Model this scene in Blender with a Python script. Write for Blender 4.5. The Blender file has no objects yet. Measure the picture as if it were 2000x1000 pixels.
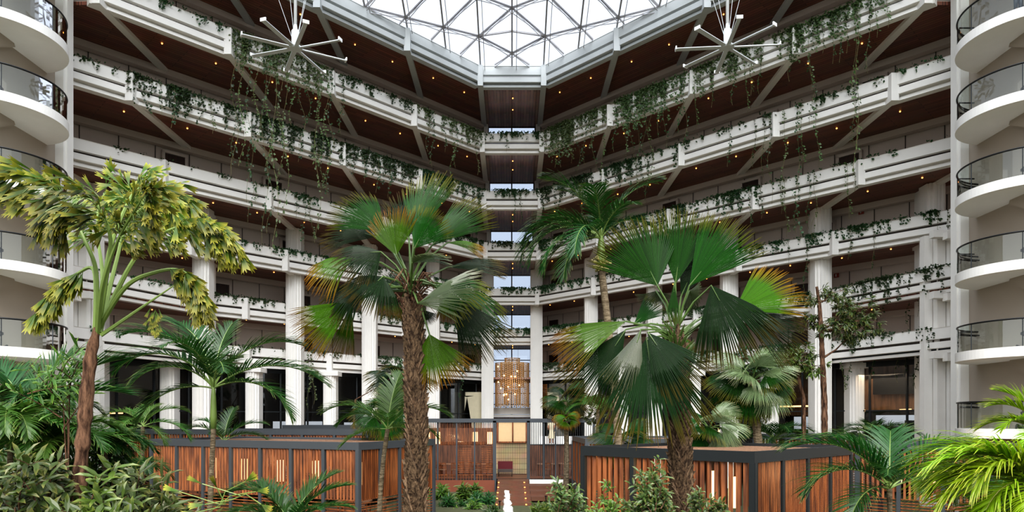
import bpy, math, random
from mathutils import Vector, Matrix
R = random.Random(7)
F = 1350.0; HZ = 822.0          # focal length in pixels, horizon row of the 2000x1000 frame
scene = bpy.context.scene
COL = scene.collection
GZ = -4.3                        # ground of the atrium, eye height is 0

def W(px, py, Y):
    return Vector(((px-1000)*Y/F, Y, (HZ-py)*Y/F))

# ------------------------------------------------------------------ materials
def nm(name):
    m = bpy.data.materials.new(name); m.use_nodes = True
    nt = m.node_tree; nt.nodes.clear()
    out = nt.nodes.new('ShaderNodeOutputMaterial')
    return m, nt, out
def N(nt, t, **kw):
    n = nt.nodes.new(t)
    for k, v in kw.items():
        if k in n.inputs.keys() if hasattr(n.inputs, 'keys') else False: n.inputs[k].default_value = v
        else: setattr(n, k, v)
    return n
def rgb(r, g, b):
    f = lambda c: (c/255.0/12.92) if c/255.0 <= .04045 else ((c/255.0+.055)/1.055)**2.4
    return (f(r), f(g), f(b), 1)
def mat_plain(name, c, rough=.6, var=.12, scale=3.0, metal=0.0, bump=0.0, spec=.5):
    m, nt, out = nm(name)
    b = nt.nodes.new('ShaderNodeBsdfPrincipled')
    b.inputs['Roughness'].default_value = rough; b.inputs['Metallic'].default_value = metal
    b.inputs['Specular IOR Level'].default_value = spec
    tc = nt.nodes.new('ShaderNodeTexCoord'); no = nt.nodes.new('ShaderNodeTexNoise')
    no.inputs['Scale'].default_value = scale; no.inputs['Detail'].default_value = 5
    nt.links.new(tc.outputs['Object'], no.inputs['Vector'])
    mx = nt.nodes.new('ShaderNodeMix'); mx.data_type = 'RGBA'
    c0 = tuple(x*(1-var) for x in c[:3])+(1,); c1 = tuple(min(1, x*(1+var)) for x in c[:3])+(1,)
    mx.inputs['A'].default_value = c0; mx.inputs['B'].default_value = c1
    nt.links.new(no.outputs['Fac'], mx.inputs['Factor'])
    nt.links.new(mx.outputs['Result'], b.inputs['Base Color'])
    if bump:
        bp = nt.nodes.new('ShaderNodeBump'); bp.inputs['Strength'].default_value = bump
        nt.links.new(no.outputs['Fac'], bp.inputs['Height']); nt.links.new(bp.outputs['Normal'], b.inputs['Normal'])
    nt.links.new(b.outputs[0], out.inputs[0])
    return m
def mat_bark(name, ca, cb, sc=(16, 16, 3)):
    m, nt, out = nm(name)
    b = nt.nodes.new('ShaderNodeBsdfPrincipled'); b.inputs['Roughness'].default_value = .95; b.inputs['Specular IOR Level'].default_value = .15
    tc = nt.nodes.new('ShaderNodeTexCoord'); mp = nt.nodes.new('ShaderNodeMapping'); mp.inputs['Scale'].default_value = sc
    no = nt.nodes.new('ShaderNodeTexNoise'); no.inputs['Scale'].default_value = 1; no.inputs['Detail'].default_value = 8; no.inputs['Roughness'].default_value = .7
    nt.links.new(tc.outputs['Object'], mp.inputs[0]); nt.links.new(mp.outputs[0], no.inputs['Vector'])
    cr = nt.nodes.new('ShaderNodeValToRGB'); cr.color_ramp.elements[0].position = .4; cr.color_ramp.elements[1].position = .62
    cr.color_ramp.elements[0].color = ca; cr.color_ramp.elements[1].color = cb
    bp = nt.nodes.new('ShaderNodeBump'); bp.inputs['Strength'].default_value = 1.0; bp.inputs['Distance'].default_value = .06
    nt.links.new(no.outputs['Fac'], cr.inputs[0]); nt.links.new(cr.outputs[0], b.inputs['Base Color'])
    nt.links.new(no.outputs['Fac'], bp.inputs['Height']); nt.links.new(bp.outputs['Normal'], b.inputs['Normal'])
    nt.links.new(b.outputs[0], out.inputs[0]); return m
def mat_emit(name, c, s):
    m, nt, out = nm(name)
    e = nt.nodes.new('ShaderNodeEmission'); e.inputs[0].default_value = c; e.inputs[1].default_value = s
    nt.links.new(e.outputs[0], out.inputs[0]); return m
def mat_planks(name, ca, cb, gap, width=.18, length=2.4, rot=0.0, rough=.45, vertical=False):
    m, nt, out = nm(name)
    b = nt.nodes.new('ShaderNodeBsdfPrincipled'); b.inputs['Roughness'].default_value = rough
    tc = nt.nodes.new('ShaderNodeTexCoord'); mp = nt.nodes.new('ShaderNodeMapping')
    mp.inputs['Rotation'].default_value = (math.pi/2 if vertical else 0, math.pi/2 if vertical else 0, rot)
    br = nt.nodes.new('ShaderNodeTexBrick')
    br.inputs['Scale'].default_value = 1; br.inputs['Brick Width'].default_value = length
    br.inputs['Row Height'].default_value = width; br.inputs['Mortar Size'].default_value = .012
    br.inputs['Color1'].default_value = ca; br.inputs['Color2'].default_value = cb; br.inputs['Mortar'].default_value = gap
    br.inputs['Mortar Smooth'].default_value = .2
    nt.links.new(tc.outputs['Object'], mp.inputs[0]); nt.links.new(mp.outputs[0], br.inputs['Vector'])
    no = nt.nodes.new('ShaderNodeTexNoise'); no.inputs['Scale'].default_value = 1.3; no.inputs['Detail'].default_value = 6
    nt.links.new(mp.outputs[0], no.inputs['Vector'])
    mx = nt.nodes.new('ShaderNodeMix'); mx.data_type = 'RGBA'; mx.blend_type = 'MULTIPLY'; mx.inputs['Factor'].default_value = .5
    nt.links.new(br.outputs['Color'], mx.inputs['A']); nt.links.new(no.outputs['Color'], mx.inputs['B'])
    nt.links.new(mx.outputs['Result'], b.inputs['Base Color']); nt.links.new(b.outputs[0], out.inputs[0])
    return m
def mat_wood(name, ca, cb, rough=.45):
    m, nt, out = nm(name)
    b = nt.nodes.new('ShaderNodeBsdfPrincipled'); b.inputs['Roughness'].default_value = rough
    tc = nt.nodes.new('ShaderNodeTexCoord'); mp = nt.nodes.new('ShaderNodeMapping'); mp.inputs['Scale'].default_value = (6, 6, .6)
    no = nt.nodes.new('ShaderNodeTexNoise'); no.inputs['Scale'].default_value = 1.6; no.inputs['Detail'].default_value = 7
    nt.links.new(tc.outputs['Object'], mp.inputs[0]); nt.links.new(mp.outputs[0], no.inputs['Vector'])
    cr = nt.nodes.new('ShaderNodeValToRGB'); cr.color_ramp.elements[0].position = .35; cr.color_ramp.elements[1].position = .65
    cr.color_ramp.elements[0].color = ca; cr.color_ramp.elements[1].color = cb
    nt.links.new(no.outputs['Fac'], cr.inputs[0]); nt.links.new(cr.outputs[0], b.inputs['Base Color'])
    nt.links.new(b.outputs[0], out.inputs[0]); return m
def mat_leaf(name, base, tip, trans=.35, rough=.4, huev=.03, valv=.35, tippos=.7, spec=.5):
    """attribute 't' runs 0 at the leaf base to 1 at its tip"""
    m, nt, out = nm(name)
    at = nt.nodes.new('ShaderNodeAttribute'); at.attribute_name = 't'
    cr = nt.nodes.new('ShaderNodeValToRGB'); e = cr.color_ramp.elements
    e[0].position = tippos; e[0].color = base; e[1].position = 1.0; e[1].color = tip
    nt.links.new(at.outputs['Fac'], cr.inputs[0])
    g = nt.nodes.new('ShaderNodeNewGeometry'); oi = nt.nodes.new('ShaderNodeObjectInfo')
    ad = nt.nodes.new('ShaderNodeMath'); ad.operation = 'ADD'
    nt.links.new(g.outputs['Random Per Island'], ad.inputs[0]); nt.links.new(oi.outputs['Random'], ad.inputs[1])
    v = nt.nodes.new('ShaderNodeMapRange'); v.inputs['From Max'].default_value = 2
    v.inputs['To Min'].default_value = 1-valv; v.inputs['To Max'].default_value = 1+valv
    nt.links.new(ad.outputs[0], v.inputs[0])
    h = nt.nodes.new('ShaderNodeMapRange'); h.inputs['To Min'].default_value = .5-huev; h.inputs['To Max'].default_value = .5+huev
    nt.links.new(oi.outputs['Random'], h.inputs[0])
    hs = nt.nodes.new('ShaderNodeHueSaturation')
    nt.links.new(cr.outputs[0], hs.inputs['Color']); nt.links.new(v.outputs[0], hs.inputs['Value']); nt.links.new(h.outputs[0], hs.inputs['Hue'])
    b = nt.nodes.new('ShaderNodeBsdfPrincipled'); b.inputs['Roughness'].default_value = rough; b.inputs['Specular IOR Level'].default_value = spec
    tr = nt.nodes.new('ShaderNodeBsdfTranslucent'); ms = nt.nodes.new('ShaderNodeMixShader'); ms.inputs[0].default_value = trans
    nt.links.new(hs.outputs[0], b.inputs['Base Color']); nt.links.new(hs.outputs[0], tr.inputs[0])
    nt.links.new(b.outputs[0], ms.inputs[1]); nt.links.new(tr.outputs[0], ms.inputs[2]); nt.links.new(ms.outputs[0], out.inputs[0])
    return m
def mat_glass(name, tint, refl=.12, rough=.02):
    m, nt, out = nm(name)
    t = nt.nodes.new('ShaderNodeBsdfTransparent'); t.inputs[0].default_value = tint
    g = nt.nodes.new('ShaderNodeBsdfGlossy'); g.inputs['Roughness'].default_value = rough
    fr = nt.nodes.new('ShaderNodeFresnel'); fr.inputs[0].default_value = 1.5
    mm = nt.nodes.new('ShaderNodeMath'); mm.operation = 'MAXIMUM'; mm.inputs[1].default_value = refl
    nt.links.new(fr.outputs[0], mm.inputs[0])
    ms = nt.nodes.new('ShaderNodeMixShader')
    nt.links.new(mm.outputs[0], ms.inputs[0]); nt.links.new(t.outputs[0], ms.inputs[1]); nt.links.new(g.outputs[0], ms.inputs[2])
    nt.links.new(ms.outputs[0], out.inputs[0]); return m

M = {}
M['white'] = mat_plain('white_render', rgb(240, 237, 231), .7, .06, 1.2)
M['white2'] = mat_plain('white_steel', rgb(235, 235, 233), .4, .03)
M['wall'] = mat_plain('corridor_wall', rgb(214, 202, 192), .8, .04, .8)
M['towerwall'] = mat_plain('tower_wall', rgb(176, 164, 150), .85, .05, .6)
M['gfloor'] = mat_plain('gallery_floor', rgb(206, 194, 180), .5, .05)
M['seam_or_shade'] = mat_plain('panel_seam_and_shade', rgb(92, 84, 78), .8)  # wall panel seams, and the painted shade in the parapet gaps
M['door'] = mat_wood('door_wood', rgb(46, 30, 24), rgb(66, 42, 32))
M['soffit'] = mat_planks('soffit_planks_sheen', rgb(204, 166, 150), rgb(170, 134, 120), rgb(44, 28, 24), .2, 3.2, math.pi/2, .14)  # centre bay, paler than the wings: reflected light put into the plank colour
M['soffitL'] = mat_planks('soffit_planks_left', rgb(160, 102, 80), rgb(128, 80, 62), rgb(42, 26, 22), .2, 3.2, math.radians(-45))
M['soffitR'] = mat_planks('soffit_planks_right', rgb(160, 102, 80), rgb(128, 80, 62), rgb(42, 26, 22), .2, 3.2, math.radians(45))
M['grey'] = mat_plain('charcoal_steel', rgb(70, 74, 78), .5, .08, 2, .2)
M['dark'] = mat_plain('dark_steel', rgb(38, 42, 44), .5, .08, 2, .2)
M['black'] = mat_plain('black_rail', rgb(16, 17, 18), .35)
M['timber'] = mat_wood('timber_slats', rgb(84, 44, 22), rgb(150, 88, 46))
M['timberB'] = mat_wood('timber_roof', rgb(104, 78, 60), rgb(146, 112, 88), .6)
M['deck'] = mat_planks('deck', rgb(130, 84, 62), rgb(108, 68, 50), rgb(40, 26, 20), .14, 2.0)
M['tan'] = mat_plain('tan_screen', rgb(196, 172, 132), .6, .08, 5)
M['lamp'] = mat_emit('lamp_paper', (1, .62, .30, 1), 2.6)
M['spot'] = mat_emit('spot_bulb', (1, .36, .08, 1), 5)
M['warm'] = mat_emit('warm_tube', (1, .55, .2, 1), 5)
M['glass'] = mat_glass('clear_glass', (.80, .88, .86, 1), .10)
M['sky'] = mat_glass('roof_glass', (.60, .64, .70, 1), .03)
M['roofg'] = mat_glass('skylight_glass', (.60, .64, .70, 1), .03)
M['dglass'] = mat_glass('dark_glass', (.72, .74, .76, 1), .05)
M['frame'] = mat_plain('window_frame', rgb(64, 66, 70), .5)
M['truss'] = mat_plain('truss_steel', rgb(168, 166, 168), .5)
M['soil'] = mat_plain('garden_soil', rgb(70, 72, 46), .95, .45, 4, bump=.5)
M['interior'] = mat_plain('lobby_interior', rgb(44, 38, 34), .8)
M['intwood'] = mat_wood('lobby_wood', rgb(110, 78, 54), rgb(150, 108, 76))
M['counter'] = mat_plain('white_counter', rgb(238, 238, 236), .4, .02)
M['tree'] = mat_bark('trunk_brown', rgb(52, 36, 28), rgb(126, 96, 76))
M['trunkgrey'] = mat_bark('trunk_grey', rgb(88, 76, 60), rgb(144, 130, 108), (6, 6, 26))
M['fibre'] = mat_bark('trunk_fibre', rgb(34, 26, 20), rgb(96, 76, 58), (18, 18, 12))
M['boots'] = mat_bark('leaf_base_fibre', rgb(52, 40, 32), rgb(128, 106, 84), (22, 22, 8))
M['stem'] = mat_plain('green_stem', rgb(104, 124, 62), .5, .2, 6)
M['stemY'] = mat_plain('pale_stem', rgb(150, 142, 86), .6, .2, 6)
M['petiole'] = mat_plain('petiole_green', rgb(66, 88, 38), .5, .2, 5)
M['vinestem'] = mat_plain('vine_stem', rgb(112, 106, 66), .8, .2, 5)
M['fan'] = mat_leaf('fan_leaf', rgb(20, 64, 4), rgb(104, 96, 30), .34, .5, .008, .55, .72, .25)
M['fanY'] = mat_leaf('fan_leaf_yellow', rgb(62, 100, 6), rgb(150, 100, 30), .40, .5, .012, .45, .6, .25)
M['fanD'] = mat_leaf('fan_leaf_dark', rgb(12, 36, 6), rgb(84, 68, 26), .24, .5, .01, .5, .72, .25)
M['fanP'] = mat_leaf('fan_leaf_pale', rgb(104, 122, 84), rgb(120, 120, 84), .3, .35, .01, .35, .8)
M['fanS'] = mat_leaf('fan_leaf_silver', rgb(56, 68, 40), rgb(80, 80, 44), .2, .28, .02, .35, .8)
M['pinna'] = mat_leaf('feather_leaf', rgb(34, 72, 24), rgb(104, 110, 54), .32, .45, .02, .45, .75)
M['pinnaL'] = mat_leaf('feather_leaf_light', rgb(62, 98, 34), rgb(126, 134, 66), .35, .4, .02, .4, .75)
M['pinnaY'] = mat_leaf('feather_leaf_lime', rgb(118, 150, 24), rgb(176, 180, 66), .4, .38, .02, .3, .75)
M['fish'] = mat_leaf('fishtail_leaf', rgb(60, 84, 22), rgb(150, 142, 50), .36, .42, .015, .65, .45, .3)
M['broad'] = mat_leaf('broad_leaf', rgb(70, 98, 36), rgb(120, 138, 62), .3, .36, .02, .6, .6, .5)
M['broadG'] = mat_leaf('broad_leaf_grey', rgb(62, 80, 36), rgb(110, 108, 56), .3, .4, .03, .6, .6, .5)
M['broadD'] = mat_leaf('broad_leaf_dark', rgb(40, 74, 34), rgb(70, 100, 48), .25, .35, .03, .5, .6)
M['vine'] = mat_leaf('vine_leaf', rgb(38, 70, 34), rgb(80, 104, 58), .3, .5, .03, .5, .5)
M['vineL'] = mat_leaf('vine_leaf_pale', rgb(76, 100, 56), rgb(120, 132, 84), .3, .5, .03, .4, .5)
M['brass'] = mat_plain('brass_rods', rgb(206, 162, 108), .5, .2, 8, .1)
M['rim'] = mat_plain('rim_steel', rgb(200, 204, 204), .5, .04)
M['burgundy'] = mat_plain('burgundy_fabric', rgb(92, 26, 34), .8)
M['skin'] = mat_plain('skin', rgb(176, 128, 102), .6)
M['hair'] = mat_plain('dark_hair', rgb(34, 24, 20), .6)
M['shirt'] = mat_plain('pale_shirt', rgb(200, 210, 220), .8)
M['dress'] = mat_plain('cream_dress', rgb(206, 196, 168), .8)
M['water'] = mat_glass('water', (.95, .97, 1, 1), .35, .15)
M['red'] = mat_plain('red_sign', rgb(150, 60, 44), .6)

# ------------------------------------------------------------------ mesh builder
class MB:
    def __init__(s): s.v = []; s.f = []; s.t = []
    def add(s, vs, fs, ts=None):
        o = len(s.v); s.v += [tuple(p) for p in vs]; s.f += [tuple(i+o for i in f) for f in fs]
        s.t += list(ts) if ts else [0.0]*len(vs)
    def box(s, c, d, rz=0.0):
        ca, sa = math.cos(rz), math.sin(rz); vs = []
        for z in (-.5, .5):
            for x, y in ((-.5, -.5), (.5, -.5), (.5, .5), (-.5, .5)):
                a, b = x*d[0], y*d[1]
                vs.append((c[0]+a*ca-b*sa, c[1]+a*sa+b*ca, c[2]+z*d[2]))
        s.add(vs, [(3, 2, 1, 0), (4, 5, 6, 7), (0, 1, 5, 4), (1, 2, 6, 5), (2, 3, 7, 6), (3, 0, 4, 7)])
        return s
    def bar(s, a, b, w, h=None, up=(0, 0, 1)):
        a, b = Vector(a), Vector(b); h = h or w; d = b-a
        if d.length < 1e-6: return s
        d.normalize(); u = Vector(up)
        if abs(d.dot(u)) > .98: u = Vector((0, 1, 0))
        x = d.cross(u).normalized(); z = x.cross(d).normalized(); vs = []
        for p in (a, b):
            for i, j in ((-1, -1), (1, -1), (1, 1), (-1, 1)): vs.append(p+x*i*w/2+z*j*h/2)
        s.add(vs, [(3, 2, 1, 0), (4, 5, 6, 7), (0, 1, 5, 4), (1, 2, 6, 5), (2, 3, 7, 6), (3, 0, 4, 7)])
        return s
    def tube(s, pts, rad, n=6, cap=True):
        pts = [Vector(p) for p in pts]
        if not hasattr(rad, '__len__'): rad = [rad]*len(pts)
        vs = []; fs = []; ux = None
        for i, p in enumerate(pts):
            d = (pts[min(i+1, len(pts)-1)]-pts[max(i-1, 0)]).normalized()
            if ux is None: ux = d.orthogonal().normalized()
            ux = (ux-d*ux.dot(d)); ux = ux.normalized() if ux.length > 1e-6 else d.orthogonal().normalized()
            uy = d.cross(ux)
            for k in range(n):
                a = 2*math.pi*k/n; vs.append(p+(ux*math.cos(a)+uy*math.sin(a))*rad[i])
            if i:
                for k in range(n):
                    a0 = (i-1)*n+k; a1 = (i-1)*n+(k+1) % n; fs.append((a0, a1, a1+n, a0+n))
        if cap: fs.append(tuple(range(n-1, -1, -1))); fs.append(tuple(range(len(vs)-n, len(vs))))
        s.add(vs, fs, [i/(len(pts)-1) if len(pts) > 1 else 0 for i in range(len(pts)) for _ in range(n)])
        return s
    def prism(s, poly, z0, z1):
        n = len(poly)
        vs = [(x, y, z0) for x, y in poly]+[(x, y, z1) for x, y in poly]
        fs = [tuple(range(n-1, -1, -1)), tuple(range(n, 2*n))]+[(i, (i+1) % n, (i+1) % n+n, i+n) for i in range(n)]
        s.add(vs, fs); return s
    def sweep(s, path, prof, flip=1):
        """path: xy points; prof: closed (out, z) polygon; out is to the left of the path direction times flip"""
        n = len(path); m = len(prof); vs = []; fs = []
        for i, p in enumerate(path):
            a = Vector(path[max(i-1, 0)]); b = Vector(path[min(i+1, n-1)]); p = Vector(p)
            d0 = (p-a).normalized() if i else (b-p).normalized()
            d1 = (b-p).normalized() if i < n-1 else d0
            n0 = Vector((-d0.y, d0.x)); n1 = Vector((-d1.y, d1.x)); nn = (n0+n1).normalized(); nn = nn/max(.3, nn.dot(n0))*flip
            for o, z in prof: vs.append((p.x+nn.x*o, p.y+nn.y*o, z))
            if i:
                for k in range(m):
                    a0 = (i-1)*m+k; a1 = (i-1)*m+(k+1) % m; fs.append((a0, a1, a1+m, a0+m))
        fs.append(tuple(range(m-1, -1, -1))); fs.append(tuple(range((n-1)*m, n*m)))
        s.add(vs, fs); return s
    def lathe(s, c, prof, n=16):
        vs = []; fs = []
        for r, z in prof:
            for k in range(n):
                a = 2*math.pi*k/n; vs.append((c[0]+r*math.cos(a), c[1]+r*math.sin(a), c[2]+z))
        for i in range(len(prof)-1):
            for k in range(n):
                a0 = i*n+k; a1 = i*n+(k+1) % n; fs.append((a0, a1, a1+n, a0+n))
        s.add(vs, fs); return s

MAIN = {}
def mesh(name, mb, mat, smooth=False, attr=False, off=(0, 0, 0)):
    me = bpy.data.meshes.new(name)
    vs = mb.v if not any(off) else [(x-off[0], y-off[1], z-off[2]) for x, y, z in mb.v]
    me.from_pydata(vs, [], mb.f)
    if attr:
        a = me.attributes.new('t', 'FLOAT', 'POINT'); a.data.foreach_set('value', mb.t)
    me.materials.append(mat); me.validate()
    if smooth: me.polygons.foreach_set('use_smooth', [True]*len(me.polygons))
    me.update(); return me
def root_origin(p):
    while p.parent: p = p.parent
    return p.location
def obj(name, mb, mat, parent=None, smooth=False, attr=False, base=None):
    """world-space mesh builder -> object (kept relative to its thing's base)"""
    if parent is not None: off = tuple(root_origin(parent))
    elif base is not None: off = tuple(base)
    else: off = (0, 0, 0)
    o = bpy.data.objects.new(name, mesh(name, mb, mat, smooth, attr, off)); COL.objects.link(o)
    if parent is not None: o.parent = parent
    elif base is not None: o.location = base
    return o
def tag(o, label, cat, group=None, kind=None):
    if label: o['label'] = label
    if cat: o['category'] = cat
    if group: o['group'] = group
    if kind: o['kind'] = kind
    return o
def thing(name, label, cat, loc=(0, 0, 0), group=None):
    o = bpy.data.objects.new(name, None); COL.objects.link(o); o.location = loc; o.empty_display_size = .2
    bpy.context.view_layer.update()
    return tag(o, label, cat, group)
def struct(name, mb, mat, parent=None, label=None, smooth=False):
    o = obj(name, mb, mat, parent, smooth)
    if parent is None: o['kind'] = 'structure'
    if label: o['label'] = label
    return o
def inst(name, me, parent, mtx):
    o = bpy.data.objects.new(name, me); COL.objects.link(o)
    if parent: o.parent = parent
    o.matrix_local = mtx; return o

# ------------------------------------------------------------------ camera, sky
cd = bpy.data.cameras.new('camera'); cam = bpy.data.objects.new('camera', cd); COL.objects.link(cam)
cd.sensor_fit = 'HORIZONTAL'; cd.sensor_width = 36; cd.lens = 36*F/2000; cd.shift_y = (HZ-500)/2000
cd.clip_start = .1; cd.clip_end = 400
cam.location = (0, 0, 0); cam.rotation_euler = (math.pi/2, 0, 0); scene.camera = cam
w = bpy.data.worlds.new('world'); scene.world = w; w.use_nodes = True; nt = w.node_tree; nt.nodes.clear()
wo = nt.nodes.new('ShaderNodeOutputWorld'); bg = nt.nodes.new('ShaderNodeBackground')
tc = nt.nodes.new('ShaderNodeTexCoord'); sp = nt.nodes.new('ShaderNodeSeparateXYZ'); cr = nt.nodes.new('ShaderNodeValToRGB')
e = cr.color_ramp.elements; e[0].position = .48; e[0].color = (.10, .10, .10, 1); e[1].position = .53; e[1].color = (.84, .87, .90, 1)
x = e.new(.8); x.color = (1.0, 1.04, 1.12, 1); x = e.new(1.0); x.color = (1.5, 1.55, 1.62, 1)
mr = nt.nodes.new('ShaderNodeMapRange'); mr.inputs['From Min'].default_value = -1
nt.links.new(tc.outputs['Generated'], sp.inputs[0]); nt.links.new(sp.outputs['Z'], mr.inputs[0]); nt.links.new(mr.outputs[0], cr.inputs[0])
nt.links.new(cr.outputs[0], bg.inputs[0]); bg.inputs[1].default_value = 1.55; nt.links.new(bg.outputs[0], wo.inputs[0])
sl = bpy.data.lights.new('skylight_sun', 'SUN'); sl.energy = 8.2; sl.angle = math.radians(60); sl.color = (1, .96, .9)
so = bpy.data.objects.new('skylight_sun', sl); COL.objects.link(so); so.rotation_euler = (math.radians(38), 0, math.radians(4))
scene.view_settings.view_transform = 'Standard'
scene.view_settings.look = 'None'
try: scene.view_settings.look = 'Medium High Contrast'
except Exception as ex: print('LOOK', ex)
scene.view_settings.exposure = 0.12
scene.cycles.max_bounces = 8; scene.cycles.transparent_max_bounces = 12; scene.cycles.diffuse_bounces = 4
scene.cycles.use_denoising = True

# ------------------------------------------------------------------ the building
SL = 1.035
LV = {7: (43.8, 21.2), 6: (46.6, 18.1), 5: (49.2, 15.1), 4: (52.3, 12.2), 3: (55.2, 9.3), 2: (57.2, 6.3), 1: (57.5, 3.35)}
XM = {7: 18.2, 6: 18.2, 5: 20.0, 4: 22.6, 3: 22.6, 2: 22, 1: 22}
WALLY = {6: 50.1, 5: 52.9, 4: 55.5, 3: 58.6, 2: 61.5, 1: 62.0}      # corridor wall line of each storey (apex)
WD = {7: 'top rim', 6: 'sixth', 5: 'fifth', 4: 'fourth', 3: 'third', 2: 'second', 1: 'first'}
def lineY(Y0, X): return Y0-SL*(abs(X)-2)
PH = 1.25
def path_of(l, sx):
    Y0 = LV[l][0]
    if l >= 3: xs = [2, XM[l]]; return [(sx*x, lineY(Y0, x)) for x in xs]
    if l == 2: pts = [(2, Y0), (18, lineY(Y0, 18)+.4), (19.3, 38.0), (20.9, 34.4), (22.4, 31)]
    else: pts = [(2, Y0), (17.6, lineY(Y0, 17.6)+.5), (18.8, 39.4), (20.9, 34.6), (22.4, 31)]
    return [(sx*x, y) for x, y in pts]
def node_xs(l):
    if l >= 3: return [x for x in (2, 6, 10, 14, 18, 22) if x < XM[l]]
    return [8, 12.4, 16.4]
def prof_panel(z): return [(.06, z+.70), (.06, z+PH-.04), (.08, z+PH), (-.18, z+PH), (-.18, z+.70)]
def prof_recess(z): return [(-.24, z+.5), (-.24, z+.72), (-.48, z+.72), (-.48, z+.5)]
def prof_beam(z): return [(.03, z+.26), (.03, z+.56), (-.5, z+.56), (-.5, z), (-.13, z), (-.14, z+.15), (-.26, z+.15), (-.26, z+.24), (0, z+.24)]
for l in (7, 6, 5, 4, 3, 2, 1):
    Y0, z = LV[l]
    mat = M['rim'] if l == 7 else M['white']
    for side, sx in (('left', -1), ('right', 1)):
        p = path_of(l, sx); fl = -1 if sx > 0 else 1
        what = 'roof rim beam' if l == 7 else 'gallery parapet'
        t = thing('roof_rim' if l == 7 else 'gallery_parapet',
                  ('pale grey stepped beam under the skylight along the %s wing' % side) if l == 7 else
                  'white stepped parapet of the %s gallery up, %s wing' % (WD[l], side), 'parapet' if l < 7 else 'beam', (p[0][0], p[0][1], z))
        obj('upper_panel', MB().sweep(p, prof_panel(z), fl), mat, t)
        obj('recess_shade_strip', MB().sweep(p, prof_recess(z), fl), M['seam_or_shade'], t)  # dark colour stands in for the shade inside the parapet gap
        obj('lower_beam', MB().sweep(p, prof_beam(z), fl), mat, t)
        ang = math.atan(SL)*(-sx)
        for x in node_xs(l):
            y = lineY(Y0, x) + (.0 if l > 2 else .3)
            if l > 2 and x == 2:
                c = (sx*2, y-.05)
                obj('post', MB().box((c[0], c[1], z+PH/2-.02), (.34, .34, PH+.06)), mat, t)
            else:
                nx, ny = -.72*sx, -.69
                q = MB().box((sx*x+nx*.0, y+ny*.0, z+PH/2-.02), (.36, .36, PH+.05), 0)
                obj('post', q, mat, t)
            if l >= 3:
                ln = 6.1 if l >= 4 else 3.2
                if l == 4: ln = 6.0
                obj('soffit_beam', MB().box((sx*x, y+ln/2, z+.12), (.34, ln, .3)), mat, t)
    if l != 1:
        p = [(-2, Y0), (2, Y0)]
        t = thing('roof_rim' if l == 7 else 'gallery_parapet',
                  'short pale grey rim beam of the narrow centre bay under the skylight' if l == 7 else
                  'short white parapet of the %s gallery up in the narrow centre bay' % WD[l], 'parapet' if l < 7 else 'beam', (0, Y0, z))
        obj('upper_panel', MB().sweep(p, prof_panel(z), -1), mat, t)
        obj('recess_shade_strip', MB().sweep(p, prof_recess(z), -1), M['seam_or_shade'], t)  # gap shade painted dark here too
        obj('lower_beam', MB().sweep(p, prof_beam(z), -1), mat, t)

# ceilings (timber soffits) and walls of each storey
def slab(l, sx):
    """soffit under level l on one wing"""
    Y0, z = LV[l]; wy = WALLY[max(1, l-1)]
    pr = path_of(l, sx); xm = 26
    if 2 < l < 5: pr = pr[:-1]+[(sx*26, lineY(Y0, 26))]
    if l >= 5: pr = pr+[(sx*26, 30.2)]; xm = 26
    back = [(sx*xm, max(31, lineY(wy, xm)+.2)), (sx*2, wy+.2)] if l < 5 else [(sx*26, 31), (sx*(2+(wy-31)/SL), 31.2), (sx*2, wy+.2)]
    return [(x, y+.45) for x, y in pr]+back
for l in (7, 6, 5, 4, 3, 2, 1):
    Y0, z = LV[l]; wy = WALLY[max(1, l-1)]
    for sx, s in ((-1, 'L'), (1, 'R')):
        poly = slab(l, sx)
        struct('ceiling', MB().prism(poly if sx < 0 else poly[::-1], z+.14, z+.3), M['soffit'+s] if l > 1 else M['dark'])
        struct('floor', MB().prism(poly if sx < 0 else poly[::-1], z+.3, z+.32), M['gfloor'])
    struct('ceiling', MB().prism([(-2, Y0+.35), (2, Y0+.35), (2, wy+.3), (-2, wy+.3)], z+.14, z+.3), M['soffit'])
ndoor = 0; ntrim = [0]
def tname(): ntrim[0] += 1; return 'trim_%d' % ntrim[0]
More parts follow.
